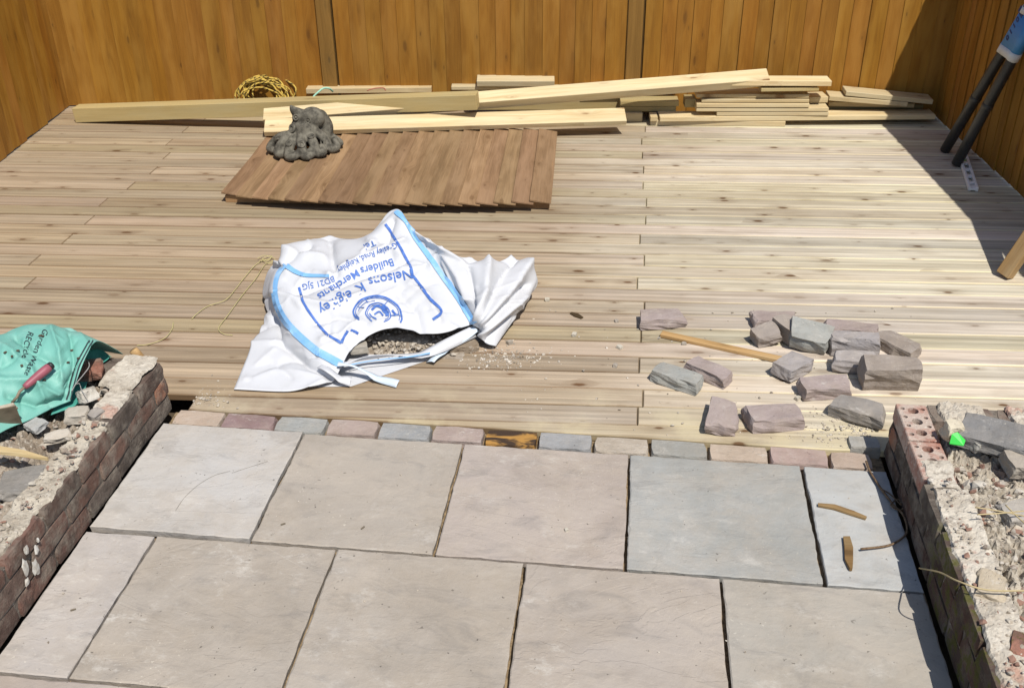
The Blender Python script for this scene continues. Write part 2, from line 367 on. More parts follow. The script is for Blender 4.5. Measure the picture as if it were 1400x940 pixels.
# ------------------------------------------------------------------ fences
FH = 1.54
def fence(name, A, B, label, thick_left, posts=(), jag=.004, seed=0):
    """feather-edge boards nailed upright; A->B runs along the foot, yard on the left-hand normal"""
    rs = random.Random(seed)
    A, B = Vector((*A, 0)), Vector((*B, 0)); L = (B-A).length; d = (B-A)/L; n = Vector((d.y, -d.x, 0))
    root = empty(name, A); tag(root, label, 'fence')
    W, P_ = .125, .106
    def board(s, w):
        bm = bmesh.new(); H = FH+rs.uniform(-.006, .006); z0 = rs.uniform(.004, .004+jag)
        tk = rs.choice((.0088, .0095, .0105, .0135)); pr = [(0, 0), (w, .0062), (w, tk), (0, .0042)] if not thick_left else [(0, .0062), (w, 0), (w, .0042), (0, tk)]
        vs = [[bm.verts.new((h, y, z+rs.uniform(-.0006, .0006))) for y, z in pr] for h in (0, H-z0)]
        for i in range(4): bm.faces.new((vs[0][i], vs[0][(i+1) % 4], vs[1][(i+1) % 4], vs[1][i]))
        bm.faces.new(vs[0]); bm.faces.new(vs[1])
        me = bm_mesh('board', bm, M['fence'])
        t_ = rs.uniform(.95, 1.05)
        mo('board', me, root, frame(d*s+Vector((0, 0, z0)), (0, 0, 1), d, n), (t_, t_*rs.uniform(.94, 1.05), t_*rs.uniform(.85, 1.2)))
    stops = [0]+[p for p in posts]+[L]
    for i in range(len(stops)-1):
        s0 = stops[i]+(.066 if i else 0); s1 = stops[i+1]-(.052 if i < len(stops)-2 else 0)
        cnt = max(1, round((s1-s0-.019)/P_)); p = (s1-s0-.019)/cnt
        ed = [s0+k*p+(rs.uniform(-.013, .013) if 0 < k < cnt else 0) for k in range(cnt+1)]
        for k in range(cnt): board(ed[k], ed[k+1]-ed[k]+.019)
    for p in posts:
        me = bm_mesh('post', box_bm(FH+.05, .1, .1, .003), M['post'])
        mo('post', me, root, frame(d*(p-.05)+n*(-.078)+Vector((0, 0, .003)), (0, 0, 1), d, n), (.95, .95, .95))
    for p in posts:
        me = bm_mesh('shade_gap_strip', box_bm(FH, .09, .025, 0), M['post']); mo('shade_gap_strip', me, root, frame(d*(p+.051)+n*(-.028)+Vector((0, 0, .003)), (0, 0, 1), d, n), (.3, .3, .3))  # added strip blocks sky beside each post; dark tint paints the gap's shade
    for h in (.28, .80, 1.36):
        me = bm_mesh('rail', box_bm(L, .04, .07, 0), M['treated'])
        mo('rail', me, root, frame(n*(-.125)+Vector((0, 0, h)), d, n, (0, 0, 1)))
    return root
FA, FB = (-2.835, 4.336), (3.197, 4.704)
fd = Vector((FB[0]-FA[0], FB[1]-FA[1])).normalized()
def sof(xw): return (xw-FA[0])/fd.x
fence('back_fence', FA, FB, 'golden brown upright board fence running behind the stacked timber', True, (sof(-.938), sof(1.14)), seed=3)
fence('side_fence', (-2.56, 1.70), (FA[0]-.004, FA[1]+.012), 'golden brown board fence meeting the back fence beside the long square post', False, jag=.012, seed=5)
fence('side_fence', (FB[0]+.004, FB[1]+.012), (3.63, .85), 'dark shaded board fence with two black pipes leaning on it', False, seed=8)

# ------------------------------------------------------------------ planter walls
def brick_material():
    t = NT('old_brick'); v = coords(t); oi = t.n('ObjectInfo'); pos = t.n('NewGeometry').outputs['Position']
    c = oi.outputs['Color']; n1 = t.noise(pos, 9.0, 6.0, .65, .5); n2 = t.noise(v, 45.0, 4.0, .6)
    c = t.mix(t.math('MULTIPLY', t.step(n1, .42, .66), .75), c, (.075, .06, .05))
    c = t.mix(t.math('MULTIPLY', t.step(t.noise(pos, 11.0, 6.0, .7), .42, .66), .62), c, (.27, .235, .19))
    sx = t.n('SeparateXYZ', {0: pos})
    ms = t.math('MULTIPLY', t.step(sx.outputs[0], 1.5, 2.0), t.math('SUBTRACT', 1.0, t.step(sx.outputs[1], -.02, .16)))
    mossn = t.step(t.noise(pos, 22.0, 5.0, .7), .46, .6)
    c = t.mix(t.math('MULTIPLY', t.math('MULTIPLY', ms, mossn), .85), c, (.085, .085, .015))
    t.bump(t.math('ADD', n2, t.math('MULTIPLY', t.noise(pos, 24.0, 7.0, .75), 1.6)), .9, .007)
    return t.fin(c, .92, .15)
M['brick'] = brick_material()
def mortar_material(name, a, b, dk, redn=0.0):
    t = NT(name); pos = t.n('NewGeometry').outputs['Position']
    n1 = t.noise(pos, 7.0, 6.0, .65, .4); n2 = t.noise(pos, 38.0, 5.0, .65)
    c = t.mix(t.step(n1, .38, .62), a, b); c = t.mix(t.math('MULTIPLY', t.step(n2, .52, .68), .7), c, dk)
    c = t.mix(t.math('MULTIPLY', t.step(t.noise(pos, 90.0, 2.0, .6), .6, .7), .5), c, (.62, .58, .5))
    if redn: c = t.mix(t.math('MULTIPLY', t.step(t.noise(t.vm('ADD', pos, (3.3, 1.7, 0)), 6.0, 4.0, .6), .58, .66), redn), c, (.36, .13, .08))
    t.bump(t.math('ADD', n2, t.math('MULTIPLY', t.noise(pos, 110.0, 3.0, .6), .5)), .9, .006)
    return t.fin(c, .95, .1)
M['mortar'] = mortar_material('lime_mortar', (.55, .50, .42), (.42, .37, .30), (.24, .2, .16), .5)
M['brickc'] = mortar_material('clean_red_brick', (.36, .17, .125), (.46, .38, .32), (.27, .13, .10))
M['joint'] = mortar_material('dark_joint_mortar', (.20, .17, .14), (.11, .09, .075), (.05, .04, .035))
M['rubble'] = mortar_material('rubble_fill', (.36, .31, .25), (.23, .185, .14), (.12, .09, .065))
M['rubblep'] = mortar_material('pale_rubble_fill', (.47, .42, .34), (.33, .285, .225), (.14, .11, .08), .25)
M['chunk'] = stone_mat('rubble_chunk', 5.0, .95, .9, white=.35, dist=.006)

def brick_proto(name, holes=False, broken=0):
    l, w, h = .215, .1025, .065
    if not holes:
        me = stone_mesh(name, l, w, h, 500+broken, M['brick'], .0022, 5, chipk=.45); return me
    bm = box_bm(l, w, h, .003, (-l/2, -w/2, 0))
    me = bm_mesh(name, bm, M['brickc']); a = bpy.data.objects.new('tmp', me); col.objects.link(a)
    bm = bmesh.new()
    for ix in range(3):
        for iy in (0,):
            bmesh.ops.create_cone(bm, cap_ends=True, segments=14, radius1=.0185, radius2=.0185, depth=.15, matrix=Matrix.Translation(((ix-1)*.066, iy, h)))
    for ix in range(4):
        for iy in (-1, 1):
            bmesh.ops.create_cone(bm, cap_ends=True, segments=10, radius1=.008, radius2=.008, depth=.1, matrix=Matrix.Translation(((ix-1.5)*.052, iy*.034, h)))
    cm = bm_mesh('cut', bm, None); b = bpy.data.objects.new('tmp2', cm); col.objects.link(b)
    md = a.modifiers.new('b', 'BOOLEAN'); md.object = b; md.operation = 'DIFFERENCE'; md.solver = 'EXACT'
    dg = bpy.context.evaluated_depsgraph_get(); dg.update()
    out = bpy.data.meshes.new_from_object(a.evaluated_get(dg)); out.name = name
    bpy.data.objects.remove(a); bpy.data.objects.remove(b)
    if not len(out.materials): out.materials.append(M['brickc'])
    return out
PB = [brick_proto('brick', broken=i) for i in range(3)]; PH = brick_proto('brick', True)
rsb = random.Random(21)
def bcol(dark):
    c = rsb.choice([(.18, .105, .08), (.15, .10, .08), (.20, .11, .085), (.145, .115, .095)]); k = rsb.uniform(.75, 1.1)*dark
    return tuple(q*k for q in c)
def heightstrip(name, x0, y0, x1, y1, zf, mat, parent, res=.009, skirt=.03, kind=None, rag=0.0):
    nx, ny = max(3, int((x1-x0)/res)), max(3, int((y1-y0)/res)); vs = []; fs = []
    for j in range(ny):
        for i in range(nx):
            x, y = x0+(x1-x0)*i/(nx-1), y0+(y1-y0)*j/(ny-1)
            ed = i in (0, nx-1) or j in (0, ny-1)
            ji = 0 if ed else res*.3
            if rag:
                kx = min(1, abs(i-(nx-1)/2)/((nx-1)/2)); ky = min(1, abs(j-(ny-1)/2)/((ny-1)/2)); x += rag*kx**3*fr((x, y, 1), 15, 5, 2); y += rag*ky**6*fr((x, y, 2), 15, 6, 2)
            vs.append((x+random.uniform(-ji, ji), y+random.uniform(-ji, ji), zf(x, y)-(skirt if ed else 0)))
    for j in range(ny-1):
        for i in range(nx-1):
            a = j*nx+i; fs.append((a, a+1, a+nx+1, a+nx))
    o = mk(name, vs, fs, mat, parent); 
    if kind: tag(o, kind=kind)
    return o
def wall(name, label, xin, sgn, xout, yfar, dark):
    """half-brick planter wall: front run along y, return run along x at the far end"""
    root = empty(name, (xin, yfar, 0)); tag(root, label, 'wall')
    cx = xin+sgn*.05125; T = Matrix.Translation
    for cse in range(3):
        z = .004+cse*.075; y = yfar-.1125*(cse % 2)*1.0
        if cse % 2 == 1:
            o = mo('brick', PB[0], root, T((cx-xin, -.056, z)) @ Matrix.Diagonal((.46, 1, 1, 1)) @ Matrix.Rotation(0, 4, 'Z'), bcol(dark))
            o.matrix_local = T((cx-xin, -.052, z)) @ Matrix.Rotation(R(90), 4, 'Z') @ Matrix.Diagonal((.46, 1, 1, 1))
        while y > -.95:
            top = cse == 2
            me = PH if (top and sgn > 0 and .02 < y-.1 and y > .28) else rsb.choice(PB)
            o = mo('brick', me, root, T((cx-xin+rsb.uniform(-.003, .003), y-.1125-yfar, z+rsb.uniform(-.001, .001))) @ Matrix.Rotation(R(90)+rsb.uniform(-.012, .012), 4, 'Z') @ Matrix.Rotation(rsb.uniform(-.01, .01), 4, 'X'),
                   (.36, .15, .10) if me is PH else bcol(dark)); y -= .225
        xx = cx+sgn*(.165 if cse % 2 == 0 else .055)
        while abs(xx-cx) < 1.3:
            mo('brick', rsb.choice(PB), root, T((xx+sgn*.0-xin, -.052, z)) @ Matrix.Rotation(rsb.uniform(-.02, .02), 4, 'Z'), (.34, .16, .10) if rsb.random() < .6 else bcol(1.2)); xx += sgn*.225
    a, b = sorted((xin+sgn*.006, xin+sgn*.098))
    me = bm_mesh('mortar_core', box_bm(b-a, yfar-.006+.96, .196, 0), M['joint']); mo('mortar_core', me, root, T((a-xin, -.96-yfar, .002)))
    a, b = sorted((xin+sgn*.1, xin+sgn*1.3))
    me = bm_mesh('mortar_core', box_bm(b-a, .09, .214, 0), M['joint']); mo('mortar_core', me, root, T((a-xin, -.097, .002)))
    return root
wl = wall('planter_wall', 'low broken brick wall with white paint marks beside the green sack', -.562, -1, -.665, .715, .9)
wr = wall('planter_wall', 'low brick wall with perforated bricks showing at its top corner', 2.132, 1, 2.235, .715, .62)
def cap_z(x, y, base, amp, seed): return base-.006+amp*(.55*fr((x, y, 0), 9, seed)+.35*abs(fr((x, y, 0), 26, seed+2))+.16*fr((x, y, 0), 80, seed+4))
def cap(root, x0, y0, x1, y1, base, amp, seed, mat='mortar'):
    o = heightstrip('mortar_cap', x0, y0, x1, y1, lambda x, y: cap_z(x, y, base, amp, seed), M[mat], None, .006, .010, None, .016)
    o.parent = root; o.matrix_parent_inverse = Matrix.Translation(root.location).inverted()
cap(wl, -.672, -.95, -.574, .30, .228, .016, 3, 'rubblep'); cap(wl, -.672, .31, -.572, .49, .238, .012, 7); cap(wl, -.71, .49, -.575, .705, .246, .012, 9)
cap(wr, 2.145, -.95, 2.262, .235, .232, .014, 13); cap(wr, 2.15, .24, 2.245, .385, .229, .012, 23); cap(wr, 2.27, .615, 2.42, .712, .236, .025, 17); cap(wr, 2.50, .60, 2.86, .712, .24, .025, 19)
# white paint drips on the inner face of the left wall
pw = plain('white_paint', (.62, .60, .55), .8, .3, c2=(.40, .36, .30), scale=60, bump=.4)
for (px, py, w, h) in ((36, 752, 8, 16), (50, 751, 8, 14), (35, 776, 10, 24), (49, 775, 11, 26), (37, 795, 7, 12), (52, 738, 4, 8)):
    d = Vector(ray(px, py)); s = (-.5545-CAM[0])/d.x; P = Vector(CAM)+d*s
    bm = bmesh.new(); bmesh.ops.create_icosphere(bm, subdivisions=2, radius=1)
    for v in bm.verts:
        k = 1+.6*fr(v.co, 1.6, px); v.co = Vector((v.co.x*.004, v.co.y*w/700*k, v.co.z*h/900*k))
    o = mo('paint_mark', bm_mesh('paint_mark', bm, pw), wl); o.matrix_local = Matrix.Translation(P-Vector(wl.location))

# rubble filling both planters
def fill(name, x0, x1, y0, y1, base, seed, label, mat='rubble'):
    def zf(x, y):
        n = fr((x, y, 0), 4, seed); m = abs(fr((x, y, 0), 13, seed+1)); s = fr((x, y, 0), 40, seed+2)
        z = base-.006+.03*n+.015*m+.008*s
        for sc, h in ((17, .026), (38, .014)):
            dd, pp = noise.voronoi(Vector((x*sc+2*n, y*sc+2*m, seed)))
            z += h*(noise.cell(pp[0]*3.1)*.6-max(0, .16-(dd[1]-dd[0]))*3.2)
        return z
    o = heightstrip(name, x0, y0, x1, y1, zf, M[mat], None, .0085, .05); tag(o, label, 'rubble', kind='stuff')
    return zf
zl = fill('rubble_fill', -1.95, -.655, -.95, .605, .178, 31, 'loose grey rubble filling the planter under the green sack')
zr = fill('rubble_fill', 2.25, 3.4, -.95, .605, .196, 41, 'crumbled pale rubble filling the planter with the perforated bricks', 'rubblep')
def scatter(name, pts, mat, label, cat, seed, flat=.7):
    rs = random.Random(seed); vs, fs = [], []
    bm = bmesh.new(); bmesh.ops.create_icosphere(bm, subdivisions=1, radius=1); bv = [v.co.copy() for v in bm.verts]; bf = [[v.index for v in f.verts] for f in bm.faces]; bm.free()
    for (x, y, z, r) in pts:
        o = len(vs); rot = Matrix.Rotation(rs.uniform(0, 6.3), 3, 'Z') @ Matrix.Rotation(rs.uniform(-.6, .6), 3, 'X')
        sx, sy, sz = rs.uniform(.7, 1.4), rs.uniform(.6, 1.1), flat*rs.uniform(.6, 1.1); sd = rs.random()*50
        for c in bv:
            k = 1+.75*noise.noise(c*1.7+Vector((sd, sd, sd))); p = rot @ Vector((c.x*sx*k, c.y*sy*k, c.z*sz*k)); vs.append((x+p.x*r, y+p.y*r, z+p.z*r+r*flat*.55))
        fs += [[o+i for i in f] for f in bf]
    o = mk(name, vs, fs, mat); tag(o, label, cat, kind='stuff'); return o
def bits_mat(name, cols):
    t = NT(name); n = t.n('TexWhiteNoise', {0: t.vm('SNAP', t.n('NewGeometry').outputs['Position'], (.02, .02, .05))}, noise_dimensions='3D').outputs[0]
    r = t.n('ValToRGB', {0: n}); e = r.color_ramp.elements
    for i, c in enumerate(cols):
        el = e[i] if i < 2 else e.new(i/len(cols)); el.position = i/len(cols); el.color = (*c, 1)
    t.bump(t.noise(t.n('NewGeometry').outputs['Position'], 150, 3), .6, .002)
    return t.fin(r.outputs[0], .95, .1)
M['bits'] = bits_mat('rubble_bits', [(.40, .36, .30), (.52, .48, .42), (.22, .18, .14), (.33, .28, .22), (.45, .40, .33), (.36, .32, .27), (.26, .21, .17), (.27, .16, .12)])
M['grit'] = bits_mat('grit_bits', [(.42, .37, .30), (.58, .53, .46), (.20, .165, .125), (.34, .30, .25), (.47, .41, .33)])
rs = random.Random(5)
for (x0, x1, y0, y1, zf, lab) in ((-1.5, -.67, -.8, .6, zl, 'small broken mortar and stone lumps over the rubble beside the green sack'), (2.27, 3.0, -.8, .6, zr, 'small broken mortar and stone lumps over the rubble by the grey stone')):
    pts = []
    for _ in range(2300):
        x, y = rs.uniform(x0, x1), rs.uniform(y0, y1); r = .002+.015*rs.random()**3.0
        if rs.random() < .03: r *= 2.2
        if rs.random() < .12: x = rs.uniform(-.67, -.58) if x < 0 else rs.uniform(2.15, 2.26); y = rs.uniform(-.7, .28); pts.append((x, y, .229, r*.7)); continue
        pts.append((x, y, zf(x, y)-.002, r))
    scatter('rubble_lumps', pts, M['bits'], lab, 'rubble', 5)

def chunk(name, P, l, w, h, rz, tilt, colr, label, cat='stone', seed=1, rough=.008, group=None, mat=None, tilty=0):
    me = stone_mesh(name, l, w, h, seed, mat or M['chunk'], rough, 6, .15)
    o = mo(name, me, None, Matrix.Translation(P) @ Matrix.Rotation(R(rz), 4, 'Z') @ Matrix.Rotation(R(tilt), 4, 'X') @ Matrix.Rotation(R(tilty), 4, 'Y'), colr)
    return tag(o, label, cat, group)
chunk('stone_slab', G(38, 664, .19), .16, .13, .03, 20, 3, (.22, .205, .185), 'flat dark grey broken stone piece bedded in rubble below the wood strip', seed=61)
chunk('stone_piece', G(50, 583, .215), .075, .05, .02, -20, 12, (.36, .36, .35), 'pale grey flat stone flake lying below the green sack', seed=62)
chunk('mortar_lump', G(123, 548, .225), .06, .05, .045, 50, -25, (.52, .49, .43), 'upright pale mortar lump beside the open mouth of the green sack', 'mortar', seed=63)
chunk('mortar_lump', G(108, 572, .205), .075, .06, .035, 10, 10, (.42, .38, .32), 'wide tan mortar lump against the broken brick wall top', 'mortar', seed=64)
chunk('mortar_lump', G(133, 573, .21), .05, .04, .035, 70, 10, (.30, .27, .24), 'dark grey mortar lump wedged behind the broken brick wall', 'mortar', seed=65)
chunk('mortar_lump', G(80, 600, .205), .08, .04, .025, 30, 8, (.46, .41, .34), 'long buff mortar fragment amid the rubble below the green sack', 'mortar', seed=66)
chunk('broken_brick', G(118, 513, .225), .13, .07, .05, 15, 8, (.30, .13, .09), 'broken red brick lying by the sack mouth on the rubble', 'brick', seed=67, mat=M['brick'])
chunk('stone_slab', G(1362, 603, .245), .23, .13, .045, -25, 12, (.20, .195, .19), 'large rough dark grey stone lying on the rubble beside green plastic shards', seed=71, tilty=-4)
chunk('mortar_lump', G(1299, 597, .235), .055, .05, .06, 20, 6, (.56, .50, .38), 'rounded cream mortar lump beside the green plastic shards', 'mortar', seed=72)
chunk('stone_piece', G(1332, 612, .225), .045, .04, .035, 40, 12, (.30, .29, .26), 'small grey cube of stone between the shards and the dark grey stone', seed=73)
chunk('stone_piece', G(1352, 806, .214), .11, .075, .026, 70, 4, (.45, .38, .28), 'flat sandy coloured stone bedded in the wall top under the long straw', seed=74)
chunk('stone_piece', G(1392, 705, .19), .13, .08, .035, 20, 5, (.36, .33, .29), 'flat greyish stone bedded in rubble by the dry grass stems', seed=75)
chunk('broken_brick', G(1386, 894, .192), .09, .05, .045, 65, 10, (.33, .16, .115), 'broken orange red brick lump in the pale wall top', 'brick', seed=76, mat=M['brick'])
chunk('mortar_lump', G(1392, 640, .215), .10, .08, .05, 10, 15, (.33, .29, .24), 'grey brown mortar lump at the foot of the large dark grey stone', 'mortar', seed=77)
gp_ = plain('green_plastic', (.04, .55, .06), .35, .5, var=.1)
for px, py, a, lab in ((1316, 592, 30, 'bright green plastic shard against the brick return wall'), (1308, 606, -15, 'bright green plastic shard at the foot of the cream mortar lump')):
    P = G(px, py, .25)
    mk('plastic_shard', [(-.022, -.012, 0), (.02, -.014, .004), (.024, .006, .012), (-.004, .018, .03), (-.02, .010, .024), (-.022, -.012, .003), (.02, -.014, .007), (.024, .006, .015), (-.004, .018, .033), (-.02, .010, .027)],
       [(4, 3, 2, 1, 0), (5, 6, 7, 8, 9), (0, 1, 6, 5), (1, 2, 7, 6), (2, 3, 8, 7), (3, 4, 9, 8), (4, 0, 5, 9)], gp_, None, False, Matrix.Translation(P) @ Matrix.Rotation(R(a), 4, 'Z'))
    tag(bpy.context.scene.collection.objects[-1], lab, 'plastic')

# ------------------------------------------------------------------ timber pile
def plank(name, A, B, w, t, label, mat='pine', roll=0.0, group=None, tone=1.0, cat='plank', warp=0.0):
    """A, B: (photo x, photo y, height) of the two ends of the lower front edge"""
    a, b = G(*A), G(*B); X = (b-a); L = X.length; X.normalize(); Yb = Vector((0, 0, 1)).cross(X).normalized(); Zb = X.cross(Yb)
    Y = Yb*math.cos(R(roll))+Zb*math.sin(R(roll)); Z = X.cross(Y)
    rj = random.Random(int(A[0]*7+A[1])); a = a+Yb*rj.uniform(-.010, .012); t -= .0035 if t < .03 else 0; tone *= rj.uniform(.88, 1.08)
    me = bm_mesh(name, box_bm(L, w, t, .0022), M[mat])
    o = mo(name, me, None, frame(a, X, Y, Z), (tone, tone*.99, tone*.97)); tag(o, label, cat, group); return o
plank('square_post', (103, 168, .002), (652, 151, .196), .1, .098, 'long grey green square post lying aslant at the foot of the back fence', 'treated', cat='post', tone=.98)
plank('long_timber', (362, 174, .085), (1051, 119, .262), .105, .062, 'longest pale timber slanting up across the whole pile', roll=26, tone=1.05, cat='timber')
plank('long_plank', (362, 186, .073), (856, 170.5, .076), .125, .036, 'long pale knotty plank lying over the back edge of the brown panel', roll=24)
plank('short_plank', (617, 124, .165), (788, 123, .165), .12, .028, 'plank lying directly under the shortest topmost offcut behind the square post')
plank('short_offcut', (652, 118, .196), (758, 118, .196), .12, .04, 'shortest topmost offcut leaning by the middle of the back fence', roll=10, cat='offcut')
plank('plank', (640, 136, .112), (774, 129, .140), .12, .03, 'plank with a dark knot sloping up beside the end of the square post', roll=14)
plank('plank', (419, 128, .13), (590, 126, .14), .09, .035, 'thin pale batten behind the square post with green twine over its end', tone=.95)
plank('plank', (798, 126, .172), (930, 121, .20), .10, .03, 'plank end showing behind the long slanting timber beside the fence post')
plank('plank', (1000, 117, .278), (1136, 117.5, .272), .12, .034, 'uppermost wide board of the neat stack behind the slanting timber', tone=1.04)
plank('plank', (1040, 125, .238), (1119, 124, .238), .10, .025, 'short greyish board just below the uppermost wide board', 'treated', tone=1.15)
plank('plank', (889, 171, .001), (1073, 172.5, .001), .12, .034, 'lowest short board of the stack resting straight on the deck', tone=1.0)
plank('plank', (902, 166, .036), (1278, 163, .040), .13, .03, 'long board jutting from under the stack towards the shaded side fence', tone=1.04)
plank('plank', (980, 159, .070), (1133, 159, .072), .12, .028, 'board with one end set back, second up from the long jutting board')
plank('plank', (952, 153, .099), (1133, 153, .101), .12, .028, 'longer board ending flush with the set back one, midway up the neat stack')
plank('plank', (952, 146.5, .128), (1106, 146.5, .130), .12, .027, 'board midway up the neat stack, cut shorter than the one below')
plank('plank', (959, 140, .156), (1106, 140.5, .158), .12, .024, 'thin recessed board just below the top of the neat stack')
plank('plank', (952, 134, .182), (1106, 134.5, .184), .13, .028, 'top board of the neat stack, lying under the raised end of the slanting timber', tone=1.05)
plank('plank', (1100, 141, .131), (1131, 140, .131), .12, .04, 'stubby wide offcut poking out of the neat stack towards the loose boards', cat='offcut')
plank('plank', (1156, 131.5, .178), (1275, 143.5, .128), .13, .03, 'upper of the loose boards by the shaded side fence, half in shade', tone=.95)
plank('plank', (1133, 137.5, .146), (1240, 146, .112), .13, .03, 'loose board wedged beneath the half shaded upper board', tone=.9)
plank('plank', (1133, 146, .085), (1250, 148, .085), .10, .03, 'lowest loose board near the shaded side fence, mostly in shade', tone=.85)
plank('offcut', (852, 167, .001), (878, 167, .001), .12, .06, 'square ended offcut on the deck below the slanting timber', cat='offcut', tone=.9)
plank('offcut', (889, 166, .036), (899, 166, .036), .10, .03, 'tiny offcut perched beside the end of the lowest stack board', cat='offcut', tone=.9)
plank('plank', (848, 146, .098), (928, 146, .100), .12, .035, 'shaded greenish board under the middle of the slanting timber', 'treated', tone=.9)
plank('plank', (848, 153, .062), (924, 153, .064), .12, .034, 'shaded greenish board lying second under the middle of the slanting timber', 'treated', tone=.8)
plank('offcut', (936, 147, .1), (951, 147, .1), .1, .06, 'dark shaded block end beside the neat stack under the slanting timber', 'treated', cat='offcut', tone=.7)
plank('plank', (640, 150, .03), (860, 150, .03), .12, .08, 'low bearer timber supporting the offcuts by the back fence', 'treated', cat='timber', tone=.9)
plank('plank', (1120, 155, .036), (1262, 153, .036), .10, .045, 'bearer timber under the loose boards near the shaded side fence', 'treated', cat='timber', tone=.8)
plank('garden_batten', (902, 461, .001), (1068, 497, .001), .038, .02, 'slim brown batten lying on the deck among the loose stone blocks', 'oldwood', cat='batten', tone=1.3)

# leaning timber at the right side
def lean_box(name, base, lean, L, w, d, mat, label, cat, spin=0, tone=1.0):
    X = Vector((lean[0], lean[1], 1)).normalized(); Y = (Matrix.Rotation(R(spin), 3, 'Z') @ Vector((1, 0, 0))); Y = (Y-X*Y.dot(X)).normalized(); Z = X.cross(Y)
    me = bm_mesh(name, box_bm(L, w, d, .003, (0, -w/2, -d/2)), M[mat]); o = mo(name, me, None, frame(base, X, Y, Z), (tone,)*3); tag(o, label, cat); return o
lean_box('leaning_timber', Vector((2.968, 2.225, .012)), (.37, .03), 1.34, .07, .05, 'oldwood', 'short brown timber propped against the shaded side fence', 'timber', -50, 1.0)

# fallen fence panel
panel = empty('fence_panel', (0, 0, 0)); tag(panel, 'brown overlapping board fence panel with bowed edge lying flat on the deck', 'panel')
PL, PR_ = G(306, 268, .045), G(751, 277, .045)
pd = (PR_-PL); pw_ = pd.length; pd.normalize(); pn = Vector((-pd.y, pd.x, 0)); PO = Vector((PL.x, PL.y, 0))
NB = 19; pit = pw_/NB; rp = random.Random(12)
for i in range(NB):
    u = (i+.5)/NB; bow = .115*(4*u*(1-u))**.8 if u > .04 else 0; shear = -.10*(1-u)
    w = pit+.022; bl = 1.17+bow
    bm = bmesh.new(); pr = [(0, .0135), (w, 0), (w, .004), (0, .0235)]
    nseg = 6; rows = []
    for k in range(nseg+1):
        s = k/nseg; sag = -.010*math.sin(s*math.pi)*rp.uniform(.3, 1)
        rows.append([bm.verts.new((s*bl, y, z+sag+rp.uniform(-.0005, .0005))) for y, z in pr])
    for a, b in zip(rows[:-1], rows[1:]):
        for q in range(4): bm.faces.new((a[q], a[(q+1) % 4], b[(q+1) % 4], b[q]))
    bm.faces.new(rows[0]); bm.faces.new(rows[-1])
    lift = .044+.012*math.sin(u*math.pi)
    X = (pn+pd*.02*rp.uniform(-.3, .3)).normalized(); Y = -X.cross(Vector((0, 0, 1)))*-1
    Y = X.cross(Vector((0, 0, 1))); o_ = PO+pd*(pit*i-.012)-pn*bow+Vector((0, 0, lift))
    t_ = rp.uniform(.92, 1.07)
    mo('board', bm_mesh('board', bm, M['panel']), panel, frame(o_, X, Y, (0, 0, 1)), (t_, t_*rp.uniform(.96, 1.04), t_))
for s in (.015, .58, 1.10):
    mo('batten', bm_mesh('batten', box_bm(pw_, .045, .042, .002), M['panel']), panel, frame(PO+pn*s+Vector((0, 0, .001)), pd, pn, (0, 0, 1)), (1.25, 1.15, 1.0))
mo('batten', bm_mesh('batten', box_bm(1.16, .04, .040, .002), M['panel']), panel, frame(PO+pd*.002+pn*.061+Vector((0, 0, .002)), pn, -pd, (0, 0, 1)) @ Matrix.Translation((0, -.04, 0)), (1.1, 1.05, 1.0))

